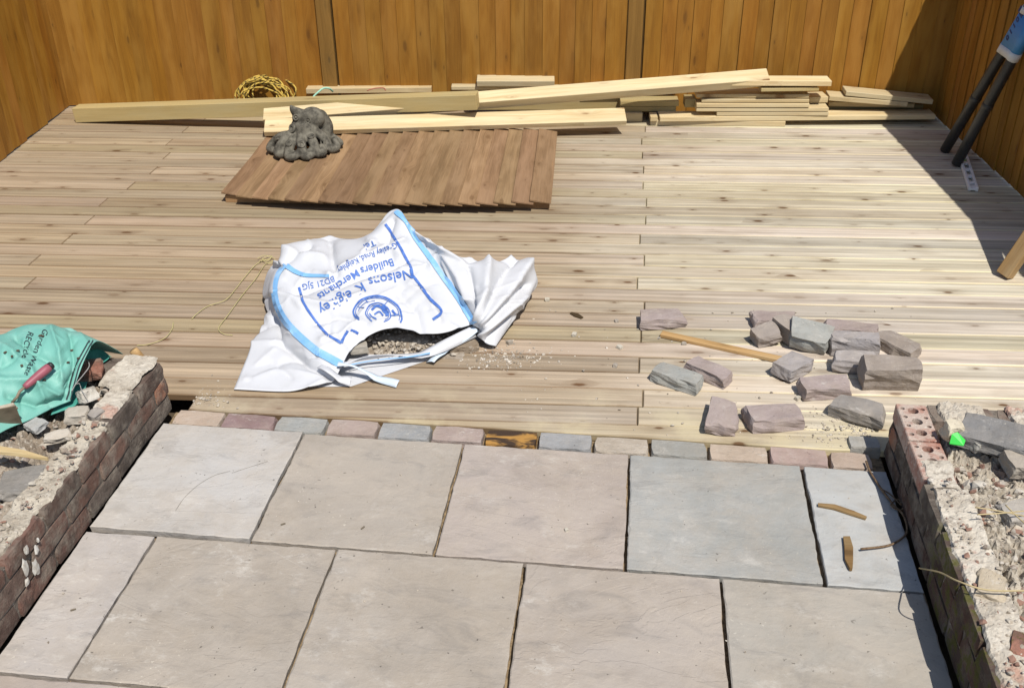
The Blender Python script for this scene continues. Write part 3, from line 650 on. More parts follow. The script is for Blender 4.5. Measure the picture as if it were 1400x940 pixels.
# ------------------------------------------------------------------ octopus ornament
def octopus():
    P0 = G(417, 206, .057); parts = []
    bm = bmesh.new()
    def ball(c, r, sc=(1, 1, 1), rot=None):
        m = Matrix.Translation(c) @ (rot or Matrix()) @ Matrix.Diagonal((r*sc[0], r*sc[1], r*sc[2], 1)); bmesh.ops.create_icosphere(bm, subdivisions=3, radius=1, matrix=m)
    def limb(pts, r0, r1):
        sp = spline(pts, 7); n = len(sp)
        for i, p in enumerate(sp): ball(p, r0+(r1-r0)*i/(n-1))
    # mantle leaning to the right, brow crest at upper left
    ball((.062, .03, .195), .074, (1.05, .9, .95)); ball((.0, .0, .205), .058, (.95, .9, 1.0)); ball((-.02, .0, .14), .052, (1, .9, 1.3)); ball((.03, .02, .10), .07, (1.1, 1, 1.1))
    limb([(-.015, -.005, .235), (-.038, -.015, .262), (-.050, -.02, .285)], .036, .009); limb([(.10, .06, .19), (.125, .07, .13), (.12, .05, .07)], .05, .05)
    arms = [[(-.05, -.03, .11), (-.12, -.03, .09), (-.175, -.02, .05), (-.19, -.05, .03), (-.165, -.08, .03)],
            [(-.05, -.04, .12), (-.10, -.08, .08), (-.13, -.125, .035), (-.10, -.145, .03), (-.085, -.12, .045)],
            [(-.03, -.05, .11), (-.05, -.11, .075), (-.06, -.17, .03), (-.025, -.185, .03), (-.005, -.15, .04)],
            [(.0, -.06, .11), (.01, -.12, .08), (.03, -.17, .032), (.065, -.165, .03), (.065, -.13, .045)],
            [(.04, -.05, .11), (.075, -.10, .08), (.10, -.14, .035), (.13, -.12, .032), (.12, -.09, .05)],
            [(.07, -.03, .13), (.13, -.04, .08), (.165, -.07, .035), (.195, -.04, .035), (.18, .0, .06)],
            [(.08, .03, .12), (.15, .05, .06), (.19, .05, .035), (.205, .02, .035)], [(-.05, .02, .11), (-.13, .05, .06), (-.18, .06, .03)]]
    for a in arms: limb([Vector((a[0][0]*.55, a[0][1]*.75, .165))]+[Vector((q[0]*1.06, q[1]*1.06, q[2]*(1.12 if k else 1.05))) for k, q in enumerate(a)], .034, .022)
    me = bm_mesh('octopus_raw', bm, None); a = bpy.data.objects.new('tmp', me); col.objects.link(a)
    md = a.modifiers.new('r', 'REMESH'); md.mode = 'VOXEL'; md.voxel_size = .005
    sm = a.modifiers.new('s', 'SMOOTH'); sm.iterations = 1
    dg = bpy.context.evaluated_depsgraph_get(); dg.update(); out = bpy.data.meshes.new_from_object(a.evaluated_get(dg)); bpy.data.objects.remove(a)
    om = NT('weathered_stone_cast'); v = coords(om); n1 = om.noise(v, 18, 5, .65); n2 = om.noise(v, 120, 3, .6)
    c = om.mix(om.step(n1, .35, .65), (.055, .05, .04), (.175, .16, .125)); c = om.mix(om.math('MULTIPLY', om.step(n2, .6, .7), .4), c, (.22, .20, .16)); om.bump(om.math('ADD', n1, n2), .7, .003)
    om = om.fin(c, .9, .15); out.materials.clear(); out.materials.append(om); out.polygons.foreach_set('use_smooth', [True]*len(out.polygons))
    root = empty('octopus_statue', P0, R(6)); tag(root, 'dark grey cast stone octopus ornament sitting on the brown fence panel', 'statue')
    body = mo('body', out, root, Matrix.Translation((0, 0, .0)))
    def ring(c, r, th, nrm, turns=1.0):
        nrm = Vector(nrm).normalized(); u = nrm.orthogonal().normalized(); w = nrm.cross(u); n = 22; pts = []
        for i in range(int(n*turns)+1):
            a_ = 2*math.pi*i/n; rr = r*(1-.5*i/(n*turns)) if turns > 1 else r; pts.append(Vector(c)+(u*math.cos(a_)+w*math.sin(a_))*rr)
        return pts, th
    from mathutils.bvhtree import BVHTree
    bvh = BVHTree.FromPolygons([v.co.copy() for v in out.vertices], [tuple(p.vertices) for p in out.polygons])
    def onface(x, z):
        h, nn, _, _ = bvh.ray_cast(Vector((x, -.6, z+.16)), Vector((0, 1, -.27)).normalized()); return (h+nn*.001, nn) if h else (Vector((x, 0, z)), Vector((0, -1, 0)))
    for nm, c, r, nrm in (('eye', (-.022, -.072, .215), .016, (-.2, -1, .35)), ('eye', (.045, -.045, .195), .017, (.3, -1, .4))):
        c, nrm = onface(c[0], c[2]); pts, th = ring(c, r, .005, nrm); o = tube(nm, pts, .005, om, root, 6, False)
        bm2 = bmesh.new(); bmesh.ops.create_icosphere(bm2, subdivisions=2, radius=.008, matrix=Matrix.Translation(c)); mo('pupil', bm_mesh('pupil', bm2, om, True), o)
    for c, r, nrm in (((-.05, 0, .15), .026, 0), ((.02, 0, .055), .022, 0), ((-.14, 0, .07), .02, 0), ((.13, 0, .06), .022, 0), ((-.06, 0, .06), .02, 0), ((.07, 0, .10), .018, 0)):
        c, nrm = onface(c[0], c[2]); pts, th = ring(c, r, .006, nrm, 1.7); tube('sucker', pts, .006, om, root, 6, True)
    # rest the arms on the panel
    return root
octopus()

# ------------------------------------------------------------------ rope, twine, string
t = NT('yellow_black_rope'); uvn = t.n('TexCoord').outputs['UV']; su = t.n('SeparateXYZ', {0: uvn})
wv = t.math('FRACT', t.math('ADD', t.math('MULTIPLY', su.outputs[0], 28.0), t.math('MULTIPLY', su.outputs[1], 2.0)))
fl = t.math('MULTIPLY', t.step(wv, .62, .66), t.math('GREATER_THAN', t.math('FRACT', t.math('MULTIPLY', su.outputs[0], 11.0)), .35))
t.bump(t.math('FRACT', t.math('ADD', t.math('MULTIPLY', su.outputs[0], 160.0), su.outputs[1])), .5, .002)
M['rope'] = t.fin(t.mix(fl, (.52, .36, .07), (.03, .022, .015)), .7, .3)
rr = random.Random(4); RP = G(358, 160, 0); RP = Vector((RP.x, 4.335, 0)); pts = []
for lp in range(13):
    cx, cz = rr.uniform(-.035, .035), .125+rr.uniform(-.03, .02); rx, rz_ = rr.uniform(.12, .19), rr.uniform(.075, .125); tl = rr.uniform(.35, .6); ph = rr.uniform(-.3, .3)
    for k in range(18):
        a = 2*math.pi*k/18; x_, z_ = math.cos(a)*rx, math.sin(a)*rz_
        pts.append(RP+Vector((cx+x_*math.cos(ph)-z_*math.sin(ph), (z_)*tl*.9+rr.uniform(-.012, .012)+(lp-6)*.009, max(.008, cz+z_+x_*math.sin(ph)*.6))))
o = tube('rope_coil', spline(pts, 3), .0062, M['rope'], None, 6, True, True, True); tag(o, 'loose coil of yellow rope with black flecks behind the square post', 'rope')
tw = plain('pale_green_twine', (.30, .55, .42), .7, .3, var=.2)
tw2 = plain('red_cord', (.35, .10, .07), .7, .3, var=.2)
a = [G(427, 138, .20), G(429, 132, .215), G(434, 127, .235), G(442, 121, .255), G(450, 121, .25), G(455, 125, .22)]
tag(tube('twine', spline(a, 6), .0065, tw), 'pale green twine knotted over the thin batten behind the post', 'twine')
tag(tube('cord', spline([G(502, 124, .175), G(512, 121, .18), G(524, 120.5, .18), G(527, 123.5, .178)], 6), .004, tw2), 'thin red cord loop on the batten behind the post', 'cord')
ys = plain('yellow_string', (.50, .44, .20), .7, .3, var=.15)
def string(pix, name, lab, mat, r=.0017, z=.006, cat='string', n=8):
    P = [G(x_, y_, z+(0 if k % 2 else .003)) for k, (x_, y_) in enumerate(pix)]
    return tag(tube(name, spline(P, n), r, mat, None, 5), lab, cat)
string([(372, 352), (352, 360), (335, 378), (322, 395), (308, 410), (285, 418), (270, 428), (262, 436)], 'string', 'yellow string trailing from the white bag towards the green sack', ys)
string([(374, 356), (362, 362), (350, 380), (330, 405), (312, 430), (299, 448), (305, 456), (318, 458)], 'string', 'long yellow string running straight down beside the white bag', ys)
string([(355, 357), (363, 351), (372, 350), (366, 356), (358, 354), (368, 360), (376, 354), (362, 349), (352, 353)], 'string', 'tangled knot of yellow string at the corner of the white bag', ys, z=.012)
string([(187, 472), (205, 470), (225, 462), (235, 450), (237, 440)], 'string', 'short pale string lying on the deck beside the wooden handle', ys)

# ------------------------------------------------------------------ loose stone blocks
lav, rose, gg, brn, drk = (.33, .305, .30), (.325, .265, .25), (.295, .30, .28), (.28, .24, .21), (.25, .23, .21)
BL = [ # px, py (base centre), yaw, l, w, h, tiltx, tilty, colour, label
 (903, 443, 12, .20, .10, .055, 0, 0, rose, 'reddish brown stone block by the thick end of the slim batten'),
 (1057, 446, 2, .19, .10, .055, 0, 0, rose, 'pinkish grey stone block lying flat, rearmost in the heap'),
 (1046, 468, 25, .12, .09, .06, 8, -10, brn, 'small brown wedge shaped stone beside the tip of the slim batten'),
 (1073, 464, -50, .13, .07, .085, 8, 12, brn, 'dark brown stone standing on edge between two grey ones'),
 (1104, 474, -15, .18, .12, .075, 22, 6, gg, 'greenish grey stone with a split sloping face in the heap'),
 (1163, 460, -4, .23, .09, .06, 0, 0, rose, 'rose coloured stone mostly hidden behind an upright grey block'),
 (1165, 484, -2, .21, .075, .095, -4, 0, lav, 'upright grey lavender block in front of the hidden rose stone'),
 (1225, 479, -48, .20, .11, .055, 0, 0, brn, 'brown stone block lying aslant at the outer side of the heap'),
 (1168, 504, 0, .19, .085, .065, 6, 0, lav, 'pale lavender block wedged against the largest brown block'),
 (1213, 525, 3, .235, .10, .115, 10, 0, brn, 'largest brown block with a broad split front face'),
 (1081, 510, 52, .17, .11, .055, 0, 4, lav, 'lavender grey block turned diagonally below the heap'),
 (1125, 538, 12, .21, .095, .06, 5, 0, rose, 'rose grey block with chipped front edge beside loose pebbles'),
 (969, 515, -38, .20, .09, .05, 0, 0, rose, 'pinkish block lying against a greenish grey one'),
 (926, 524, -28, .21, .10, .055, 0, 0, gg, 'greenish grey block lying against a pinkish one'),
 (985, 578, 84, .185, .115, .055, 4, 0, rose, 'rose block with a sliced corner pointing at the paving'),
 (1057, 580, 13, .215, .11, .065, 0, 0, rose, 'rose brown block lying nearest the row of edging setts'),
 (1172, 571, -26, .20, .105, .055, 6, -3, drk, 'dark brown grey block tilted on grit near the perforated bricks')]
for i, (px, py, yaw, l, w, h, tx, ty, cc, lab) in enumerate(BL):
    lift = max(0, math.sin(R(abs(tx)))*w/2+math.sin(R(abs(ty)))*l/2)*.92
    me = stone_mesh('stone_block', l*.95, w*.95, h*.93, 700+i, M['block'], .009, 4, .28, chipk=.5)
    P = G(px, py, 0); o = mo('stone_block', me, None, Matrix.Translation((P.x, P.y, lift+.001)) @ Matrix.Rotation(R(yaw), 4, 'Z') @ Matrix.Rotation(R(tx), 4, 'X') @ Matrix.Rotation(R(ty), 4, 'Y'), cc)
    tag(o, lab, 'stone block', 'loose stone blocks on the deck')

# ------------------------------------------------------------------ pipes, level
bp = plain('black_plastic', (.018, .019, .02), .42, .5, var=.3, scale=12, c2=(.035, .036, .036))
lb = plain('blue_label', (.05, .22, .50), .45, .4, var=.1); lw_ = plain('white_label', (.60, .62, .62), .5, .4, var=.15); ink = plain('label_ink', (.02, .05, .14), .5, .3, var=.0)
def text_mesh(s, size=1.0, offset=0.0):
    cu = bpy.data.curves.new('t', 'FONT'); cu.body = s; cu.size = size; cu.offset = offset; cu.resolution_u = 3; cu.fill_mode = 'FRONT'
    o = bpy.data.objects.new('t', cu); col.objects.link(o); dg = bpy.context.evaluated_depsgraph_get(); dg.update()
    me = bpy.data.meshes.new_from_object(o.evaluated_get(dg)); bpy.data.objects.remove(o); bpy.data.curves.remove(cu)
    return me
PA = [Vector((3.098, 3.975, .012)), Vector((3.109, 3.735, .012))]; PD = Vector((.165, -.425, 1.0)); PDS = [PD, Vector((.165, -.280, 1.0))]
pipes = []
for i, b in enumerate(PA):
    top = b+PDS[i]*1.21; ax = PDS[i].normalized(); root = empty('drain_pipe', b)
    tag(root, ['black plastic pipe standing further along the shaded side fence', 'black plastic pipe whose foot stands beside the white spirit level'][i], 'pipe')
    rad = .031; L = (top-b).length
    def seg(nm, s0, s1, r, mat):
        o = tube(nm, [ax*s0, ax*(s0+.001), ax*(s1-.001), ax*s1], [r-.001, r, r, r-.001], mat, root, 20, True); return o
    seg('pipe_body', 0, L, rad, bp); seg('pipe_ring', .40, .43, rad+.002, bp)
    pipes.append((root, ax))
wrap = empty('pipe_label', PA[0]+pipes[0][1]*.75); tag(wrap, 'blue and white product wrap holding the two black pipes together', 'label')
# wrap around both pipes: stadium section
def wrapseg(nm, s0, s1, grow, mat, parent):
    r = .0325+grow; vs = []; fs = []; m = 20; wz = .75*pipes[0][1].z; mm = 2*m; org = PA[0]+pipes[0][1]*.75
    for q in (0, .5, 1):
        z = wz+(s0+(s1-s0)*q)*pipes[0][1].z; c0, c1 = PA[0]+PDS[0]*z, PA[1]+PDS[1]*z
        ax = (PDS[0]+PDS[1]).normalized(); e = c1-c0; e -= ax*e.dot(ax); e.normalize(); n = ax.cross(e)
        for k in range(m): a = math.pi/2+math.pi*k/(m-1); vs.append(c0-org+e*math.cos(a)*r+n*math.sin(a)*r)
        for k in range(m): a = -math.pi/2+math.pi*k/(m-1); vs.append(c1-org+e*math.cos(a)*r+n*math.sin(a)*r)
        if q == .5: mid = c0-org; D = (c1-c0).length; em, nm_ = e, n
    for q in range(2):
        for k in range(mm): k2 = (k+1) % mm; fs.append((q*mm+k, q*mm+k2, q*mm+mm+k2, q*mm+mm+k))
    o = mk(nm, vs, fs, mat, parent, True); sd = o.modifiers.new('s', 'SOLIDIFY'); sd.thickness = .002; sd.offset = 1; return em, nm_, D, ax, r
e_, n_, D_, ax_, r_ = wrapseg('wrap_blue', .05, .26, 0, lb, wrap)
wrapseg('wrap_band', .0, .052, .001, lw_, wrap); wrapseg('wrap_band', .262, .30, .001, lw_, wrap)
fn = n_ if n_.dot(Vector(CAM)-PA[0]) > 0 else -n_
tm = text_mesh('0 1 1 0', .05, .002); 
mo('wrap_print', tm, wrap, frame(ax_*.10+e_*(D_*.5-.012)+fn*(r_+.004), ax_, fn.cross(ax_), fn)); tm.materials.clear(); tm.materials.append(ink)
mo('wrap_print', bm_mesh('wrap_print', box_bm(.035, D_*.6, .002, 0), ink), wrap, frame(ax_*.255+e_*D_*.5+fn*(r_+.002), ax_, fn.cross(ax_), fn))

lvm = plain('level_white', (.80, .79, .76), .45, .5, var=.15, scale=20)
lev = empty('spirit_level', G(1330, 262, 0)); tag(lev, 'white spirit level with rectangular cut outs lying by the pipe feet', 'level')
e1 = (G(1312, 205, 0)-G(1330, 262, 0)); LL = .62; X = e1.normalized(); Y = Vector((-X.y, X.x, 0))
def bar(nm, x, y, l, w, z0=.002, h=.024, mat=lvm): mo(nm, bm_mesh(nm, box_bm(l, w, h, .0015), mat), lev, frame(X*x+Y*y+Vector((0, 0, z0)), X, Y, (0, 0, 1)))
bar('rail', 0, -.027, LL, .014); bar('rail', 0, .013, LL, .014)
xs = [0, .05, .085, .145, .195, .255, .305, .365, .415, .475, .52, .58]
for k in range(0, len(xs), 2): bar('web', xs[k], -.0135, (xs[k+1]-xs[k]) if k == 0 else .03, .027, .006, .014)
bar('web', LL-.035, -.0135, .035, .027, .006, .014)
vial = plain('vial_green', (.35, .55, .08), .2, .5, var=.0); mo('vial', bm_mesh('vial', box_bm(.04, .016, .012, .004), vial), lev, frame(X*.46+Y*-.008+Vector((0, 0, .010)), X, Y, (0, 0, 1)))

# ------------------------------------------------------------------ cloth: white builder's bag and green sack
def cloth(ctrl, nu, nv, stretch=1.045, amp=.006, wl=9.0, seed=1, iters=140, pull=.03, floor=.004, bend=.25, creases=(), smooth=4):
    """smooth control net -> dense sheet, then let the slightly oversized cloth buckle into wrinkles"""
    C = np.array(ctrl, float); rows, cols = C.shape[:2]
    def cr(A, n):
        A = np.concatenate([2*A[:1]-A[1:2], A, 2*A[-1:]-A[-2:-1]]); m = len(A)-3; out = []
        for q in np.linspace(0, m-1e-6, n):
            i = int(q); t = q-i; a, b, c, d = A[i:i+4]; out.append(.5*(2*b+(c-a)*t+(2*a-5*b+4*c-d)*t*t+(3*b-a-3*c+d)*t**3))
        return np.array(out)
    Pm = cr(C, nv); Pm = np.swapaxes(cr(np.swapaxes(Pm, 0, 1), nu), 0, 1)
    tgt = Pm.copy()
    def edges(di, dj): return (slice(0, nv-di), slice(max(0, -dj), nu-max(0, dj))), (slice(di, nv), slice(max(0, dj), nu+min(0, dj)))
    E = [(edges(1, 0), 1, 1.0), (edges(0, 1), 1, 1.0), (edges(1, 1), 1, .6), (edges(1, -1), 1, .6), (edges(2, 0), 2, bend), (edges(0, 2), 2, bend), (edges(4, 0), 2, bend*.5), (edges(0, 4), 2, bend*.5)]
    rest = [np.linalg.norm(tgt[b]-tgt[a], axis=-1)*(stretch if k == 1 else 1.0+(stretch-1)*.55) for (a, b), k, w in E]
    nz = np.zeros((nv, nu))
    for i in range(nv):
        for j in range(nu):
            p = tgt[i, j]; nz[i, j] = fr(p, wl, seed, 3)+.5*(1-2*abs(fr(p, wl*1.7, seed+5, 2)))
    du = np.gradient(tgt, axis=1); dv = np.gradient(tgt, axis=0); n = np.cross(du, dv); n /= np.linalg.norm(n, axis=-1, keepdims=True)+1e-9
    if creases:
        q = proj(tgt.reshape(-1, 3)).reshape(nv, nu, 2); add = np.zeros((nv, nu))
        for (pl, wd, h) in creases:
            best = np.full((nv, nu), 1e9)
            for a_, b_ in zip(pl[:-1], pl[1:]):
                a_, b_ = np.array(a_, float), np.array(b_, float); ab = b_-a_; tt = np.clip(((q-a_)@ab)/(ab@ab), 0, 1); best = np.minimum(best, np.linalg.norm(q-(a_+tt[..., None]*ab), axis=-1))
            add += 1.9*h*np.exp(-best/(wd*.8))
        sg = np.sign((n*(CAM-tgt)).sum(-1)); add[int(nv*.72):] *= .3; tgt = tgt+n*(add*sg)[..., None]; Pm = tgt.copy()
    Pm = Pm+n*(nz*amp)[..., None]
    for it in range(iters):
        for ((a, b), k, w), r0 in zip(E, rest):
            d = Pm[b]-Pm[a]; l = np.linalg.norm(d, axis=-1)+1e-9; c = (d*((l-r0)/l*.5*w*.5)[..., None]); Pm[a] += c; Pm[b] -= c
        Pm += (tgt-Pm)*pull; Pm[..., 2] = np.maximum(Pm[..., 2], floor)
    for it in range(smooth):
        L = Pm.copy(); L[1:-1, 1:-1] = (Pm[:-2, 1:-1]+Pm[2:, 1:-1]+Pm[1:-1, :-2]+Pm[1:-1, 2:])*.25; Pm = Pm*.5+L*.5
    return Pm
def sheet(name, Pm, mat, parent, thick=.002, keep=None):
    nv, nu = Pm.shape[:2]; fs = [(i*nu+j, i*nu+j+1, (i+1)*nu+j+1, (i+1)*nu+j) for i in range(nv-1) for j in range(nu-1) if keep is None or keep(i/(nv-1), j/(nu-1))]
    o = mk(name, Pm.reshape(-1, 3), fs, mat, parent, True); sd = o.modifiers.new('s', 'SOLIDIFY'); sd.thickness = thick; sd.offset = -1; return o
class Onto:
    """prints flat shapes, given in photo pixels, onto the sheet surface nearest the viewer"""
    def __init__(s, Pm, off=.003):
        s.P = Pm; s.nv, s.nu = Pm.shape[:2]; s.q = proj(Pm.reshape(-1, 3)).reshape(s.nv, s.nu, 2); s.off = off
        du = np.gradient(Pm, axis=1); dv = np.gradient(Pm, axis=0); n = np.cross(du, dv); n /= np.linalg.norm(n, axis=-1, keepdims=True)+1e-9
        tocam = CAM-Pm; sg = np.sign((n*tocam).sum(-1, keepdims=True)); s.face = (n*tocam).sum(-1); s.n = n*sg; s.du, s.dv = du, dv
        s.qu, s.qv = np.gradient(s.q, axis=1), np.gradient(s.q, axis=0); s.dist = np.linalg.norm(tocam, axis=-1)
    def at(s, px, py):
        dd = (s.q[..., 0]-px)**2+(s.q[..., 1]-py)**2
        i, j = np.unravel_index(np.argmin(dd), dd.shape)
        A = np.array([s.qu[i, j], s.qv[i, j]]).T; d = np.array([px, py])-s.q[i, j]
        try: c = np.linalg.solve(A, d)
        except Exception: c = np.zeros(2)
        c = np.clip(c, -.8, .8)
        return s.P[i, j]+s.du[i, j]*c[0]+s.dv[i, j]*c[1]+s.n[i, j]*s.off
def ribbon_px(name, on, pix, w, mat, parent, n=8, off=None, stitch=None):
    sv = on.off
    if off: on.off = off
    pts = spline([(x, y, 0) for x, y in pix], n); ws = w if hasattr(w, '__len__') else [w, w]; vs, fs = [], []; m = len(pts)
    for i, p in enumerate(pts):
        t = (pts[min(i+1, m-1)]-pts[max(i-1, 0)]).normalized(); nn = Vector((-t.y, t.x, 0)); ww = ws[0]+(ws[-1]-ws[0])*i/(m-1)
        for k in (-1, 0, 1): q = p+nn*ww*.5*k; vs.append(on.at(q.x, q.y))
    for i in range(m-1):
        for k in range(2): a = i*3+k; fs.append((a, a+1, a+4, a+3))
    o = mk(name, vs, fs, mat, parent, False); sd = o.modifiers.new('s', 'SOLIDIFY'); sd.thickness = .0006; sd.offset = 1; on.off = sv; return o
def print_px(name, on, text, base, height, mat, parent, bold=.012, squash=1.0):
    """text along a pixel polyline (baseline, in reading order); letters stand to the left of the travel direction turned upright"""
    me = text_mesh(text, 1.0, bold); co = np.array([v.co[:] for v in me.vertices]); xmax = co[:, 0].max()
    B = [np.array(p, float) for p in base]; seg = [np.linalg.norm(B[i+1]-B[i]) for i in range(len(B)-1)]; tot = sum(seg)
    sp = spline([(p[0], p[1], 0) for p in B], 12); sp = np.array([[p.x, p.y] for p in sp]); cl = np.concatenate([[0], np.cumsum(np.linalg.norm(np.diff(sp, axis=0), axis=1))])
    for v in me.vertices:
        s = min(max(v.co.x/xmax, 0), 1)*cl[-1]; x = np.interp(s, cl, sp[:, 0]); y = np.interp(s, cl, sp[:, 1])
        s2 = min(s+2, cl[-1]); s1 = max(s2-4, 0); tx, ty = np.interp(s2, cl, sp[:, 0])-np.interp(s1, cl, sp[:, 0]), np.interp(s2, cl, sp[:, 1])-np.interp(s1, cl, sp[:, 1])
        l = math.hypot(tx, ty) or 1; nx, ny = ty/l, -tx/l
        h = v.co.y/.72*height; P = on.at(x+nx*h, y+ny*h); v.co = Vector(P)
    me.materials.clear(); me.materials.append(mat); me.update(); return mo(name, me, parent)

def fabric(name, c, c2, weave=900.0, transl=.0, rough=.55, bs=.25):
    t = NT(name); v = coords(t, False); n1 = t.noise(v, 9.0, 5.0, .6); n2 = t.noise(v, 45.0, 4.0, .65, .8)
    cc = t.mix(t.math('MULTIPLY', t.step(n1, .45, .72), .6), c, c2)
    wv_ = t.vm('ADD', v, t.vm('MULTIPLY', t.n('TexNoise', {'Vector': v, 'Scale': 6.0, 'Detail': 3.0}).outputs[1], (.09, .09, .09)))
    f1 = t.n('TexVoronoi', {'Vector': wv_, 'Scale': 6.0}).outputs[0]; f2 = t.n('TexVoronoi', {'Vector': wv_, 'Scale': 15.0}).outputs[0]
    cr_ = t.math('ADD', t.math('MULTIPLY', f1, 1.0), t.math('MULTIPLY', f2, .4))
    t.bump(t.math('ADD', t.math('MULTIPLY', cr_, 1.6), t.math('ADD', t.math('MULTIPLY', n2, .35), t.math('MULTIPLY', t.noise(v, weave, 1.0), .06))), bs, .012)
    t.fin(cc, rough, .35)
    if transl:
        tr = t.n('BsdfTranslucent', {'Color': c}); mx = t.n('MixShader', {0: transl, 1: t.b.outputs[0], 2: tr.outputs[0]}); t.t.links.new(mx.outputs[0], t.out.inputs[0])
    return t.m
M['bagw'] = fabric('woven_white', (.61, .615, .635), (.54, .54, .545), transl=.08, bs=.09)
M['strap'] = fabric('strap_blue', (.20, .42, .70), (.44, .60, .76), 600); M['strapw'] = fabric('strap_pale', (.58, .66, .74), (.46, .56, .66), 600)
M['print'] = plain('print_blue', (.055, .13, .42), .6, .3, var=.5, scale=70, c2=(.10, .20, .50))
bag = empty('builders_bag', G(480, 480, 0)); tag(bag, "crumpled white builder's bag with blue print and straps, open towards the paving", 'bag')
bag.location = (0, 0, 0)
net = [[(320, 533, .006), (400, 534, .012), (455, 517, .035), (483, 474, .075), (530, 449, .115), (597, 456, .095), (648, 445, .07), (660, 466, .05), (678, 473, .02)],
       [(344, 472, .015), (386, 472, .05), (427, 478, .085), (468, 444, .125), (528, 423, .165), (588, 422, .155), (630, 417, .135), (662, 432, .15), (698, 440, .06)],
       [(362, 428, .03), (373, 420, .08), (389, 430, .13), (440, 409, .18), (510, 386, .215), (572, 380, .215), (611, 381, .19), (656, 398, .21), (716, 408, .10)],
       [(359, 400, .05), (367, 387, .12), (379, 396, .17), (437, 374, .205), (492, 352, .255), (552, 337, .28), (588, 343, .255), (655, 368, .25), (732, 380, .13)],
       [(366, 370, .1), (379, 359, .17), (394, 337, .225), (438, 328, .225), (498, 324, .27), (541, 287, .385), (568, 316, .325), (640, 355, .25), (722, 360, .17)]]
W = [[list(G(*c)) for c in r] for r in net]
for r in W: p = r[-1]; r.append([p[0]-.05, p[1]+.03, .008])
# back slope down to the deck, and tucked side edges
W.append([[p[0]-.02, p[1]+.10+.25*p[2], max(.01, p[2]*.55)] for p in W[-1]]); W.append([[p[0]-.02, p[1]+.05, .006] for p in W[-1]])
CR = [([(451, 377), (480, 362), (520, 345), (552, 330)], 6, .022), ([(458, 390), (490, 378), (530, 365), (560, 352)], 6, -.016), ([(376, 402), (410, 412), (450, 418), (495, 404)], 6, .016), ([(400, 400), (430, 392), (460, 384)], 5, -.015),
      ([(430, 440), (462, 432), (500, 440)], 6, -.014), ([(560, 390), (585, 405), (600, 440)], 7, .014), ([(545, 400), (570, 425), (575, 452)], 7, -.012), ([(536, 300), (530, 330), (536, 352)], 7, -.018), ([(505, 330), (520, 338), (545, 345)], 5, .014),
      ([(650, 447), (662, 400), (668, 355)], 6, .03), ([(652, 450), (690, 405), (722, 362)], 7, .032), ([(656, 458), (690, 430), (716, 405)], 6, .022), ([(651, 447), (645, 400), (640, 362)], 6, -.022), ([(654, 448), (680, 395), (700, 355)], 6, -.028), ([(655, 455), (690, 418), (722, 388)], 6, -.024), ([(664, 466), (680, 450), (700, 432)], 5, -.014),
      ([(388, 340), (415, 350), (445, 352)], 7, .018), ([(451, 330), (452, 350), (458, 374)], 6, -.024), ([(378, 362), (400, 352), (425, 335)], 6, -.014), ([(345, 470), (372, 468), (398, 455)], 5, .010), ([(350, 505), (395, 490), (430, 485)], 6, -.012), ([(335, 520), (380, 505), (440, 512)], 6, .008), ([(372, 430), (385, 470), (420, 500), (452, 515)], 6, -.018), ([(440, 465), (470, 455), (500, 425)], 6, .014), ([(610, 352), (628, 380), (640, 410)], 6, .016)]
rc = random.Random(77)
for _ in range(95):      # fine random crumple creases
    x_, y_ = rc.uniform(345, 725), rc.uniform(320, 525); a_ = rc.uniform(-.9, .9) if rc.random() < .7 else rc.uniform(0, 3.1); l_ = rc.uniform(14, 48)
    CR.append(([(x_, y_), (x_+math.cos(a_)*l_, y_+math.sin(a_)*l_)], rc.uniform(2.2, 4.0), rc.choice((-1, 1))*rc.uniform(.003, .0075)))
BP = cloth(W, 200, 170, 1.0, .007, 4.0, 3, 14, .30, .011, creases=CR, smooth=0)
sheet('bag_body', BP, M['bagw'], bag, .0025)
on = Onto(BP[:112], .0028)
ribbon_px('strap', on, [(376, 400), (380, 418), (392, 440), (410, 460), (434, 480), (466, 499)], [8, 11], M['strap'], bag, 10, .0042)
ribbon_px('strap', on, [(377, 404), (377, 390), (381, 375), (390, 363)], 6, M['strap'], bag, 8, .0042)
ribbon_px('strap', on, [(392, 364), (404, 372), (420, 377), (450, 377)], [7, 4], M['strap'], bag, 8, .0042)
ribbon_px('strap', on, [(541, 289), (556, 303), (568, 325), (586, 350), (606, 378), (628, 408), (648, 442)], [6, 10], M['strap'], bag, 10, .0042)
for pix in ([(527, 307), (536, 320), (545, 335), (553, 350), (562, 366)], [(564, 377), (577, 394), (590, 411), (602, 423), (601, 430), (592, 437)], [(562, 366), (563, 371), (564, 377)],
            [(409, 393), (415, 413), (430, 437), (448, 459)], [(450, 459), (458, 464), (466, 469)], [(466, 469), (470, 461), (475, 452)], [(479, 451), (485, 453), (490, 456)]):
    ribbon_px('print_border', on, pix, 3.6, M['print'], bag, 8)
def ell(cx, cy, rx, ry, a0, a1, rot=0.2, n=16):
    out = []
    for k in range(n+1):
        a = a0+(a1-a0)*k/n; x, y = math.cos(a)*rx*(1+.04*math.sin(5*a)), math.sin(a)*ry*(1+.05*math.cos(4*a)); out.append((cx+x*math.cos(rot)-y*math.sin(rot), cy+x*math.sin(rot)+y*math.cos(rot)))
    return out
for rx, ry, w, a0, a1 in ((33, 22, 2.4, 2.4, 6.6), (30, 19.5, 1.0, 2.5, 6.5), (17, 13, 1.6, 1.9, 7.2), (14.5, 10.5, .9, 2.2, 7.0), (26, 16, .7, 3.0, 4.4)):
    ribbon_px('print_emblem', on, ell(517, 428, rx, ry, a0, a1), w, M['print'], bag, 4)
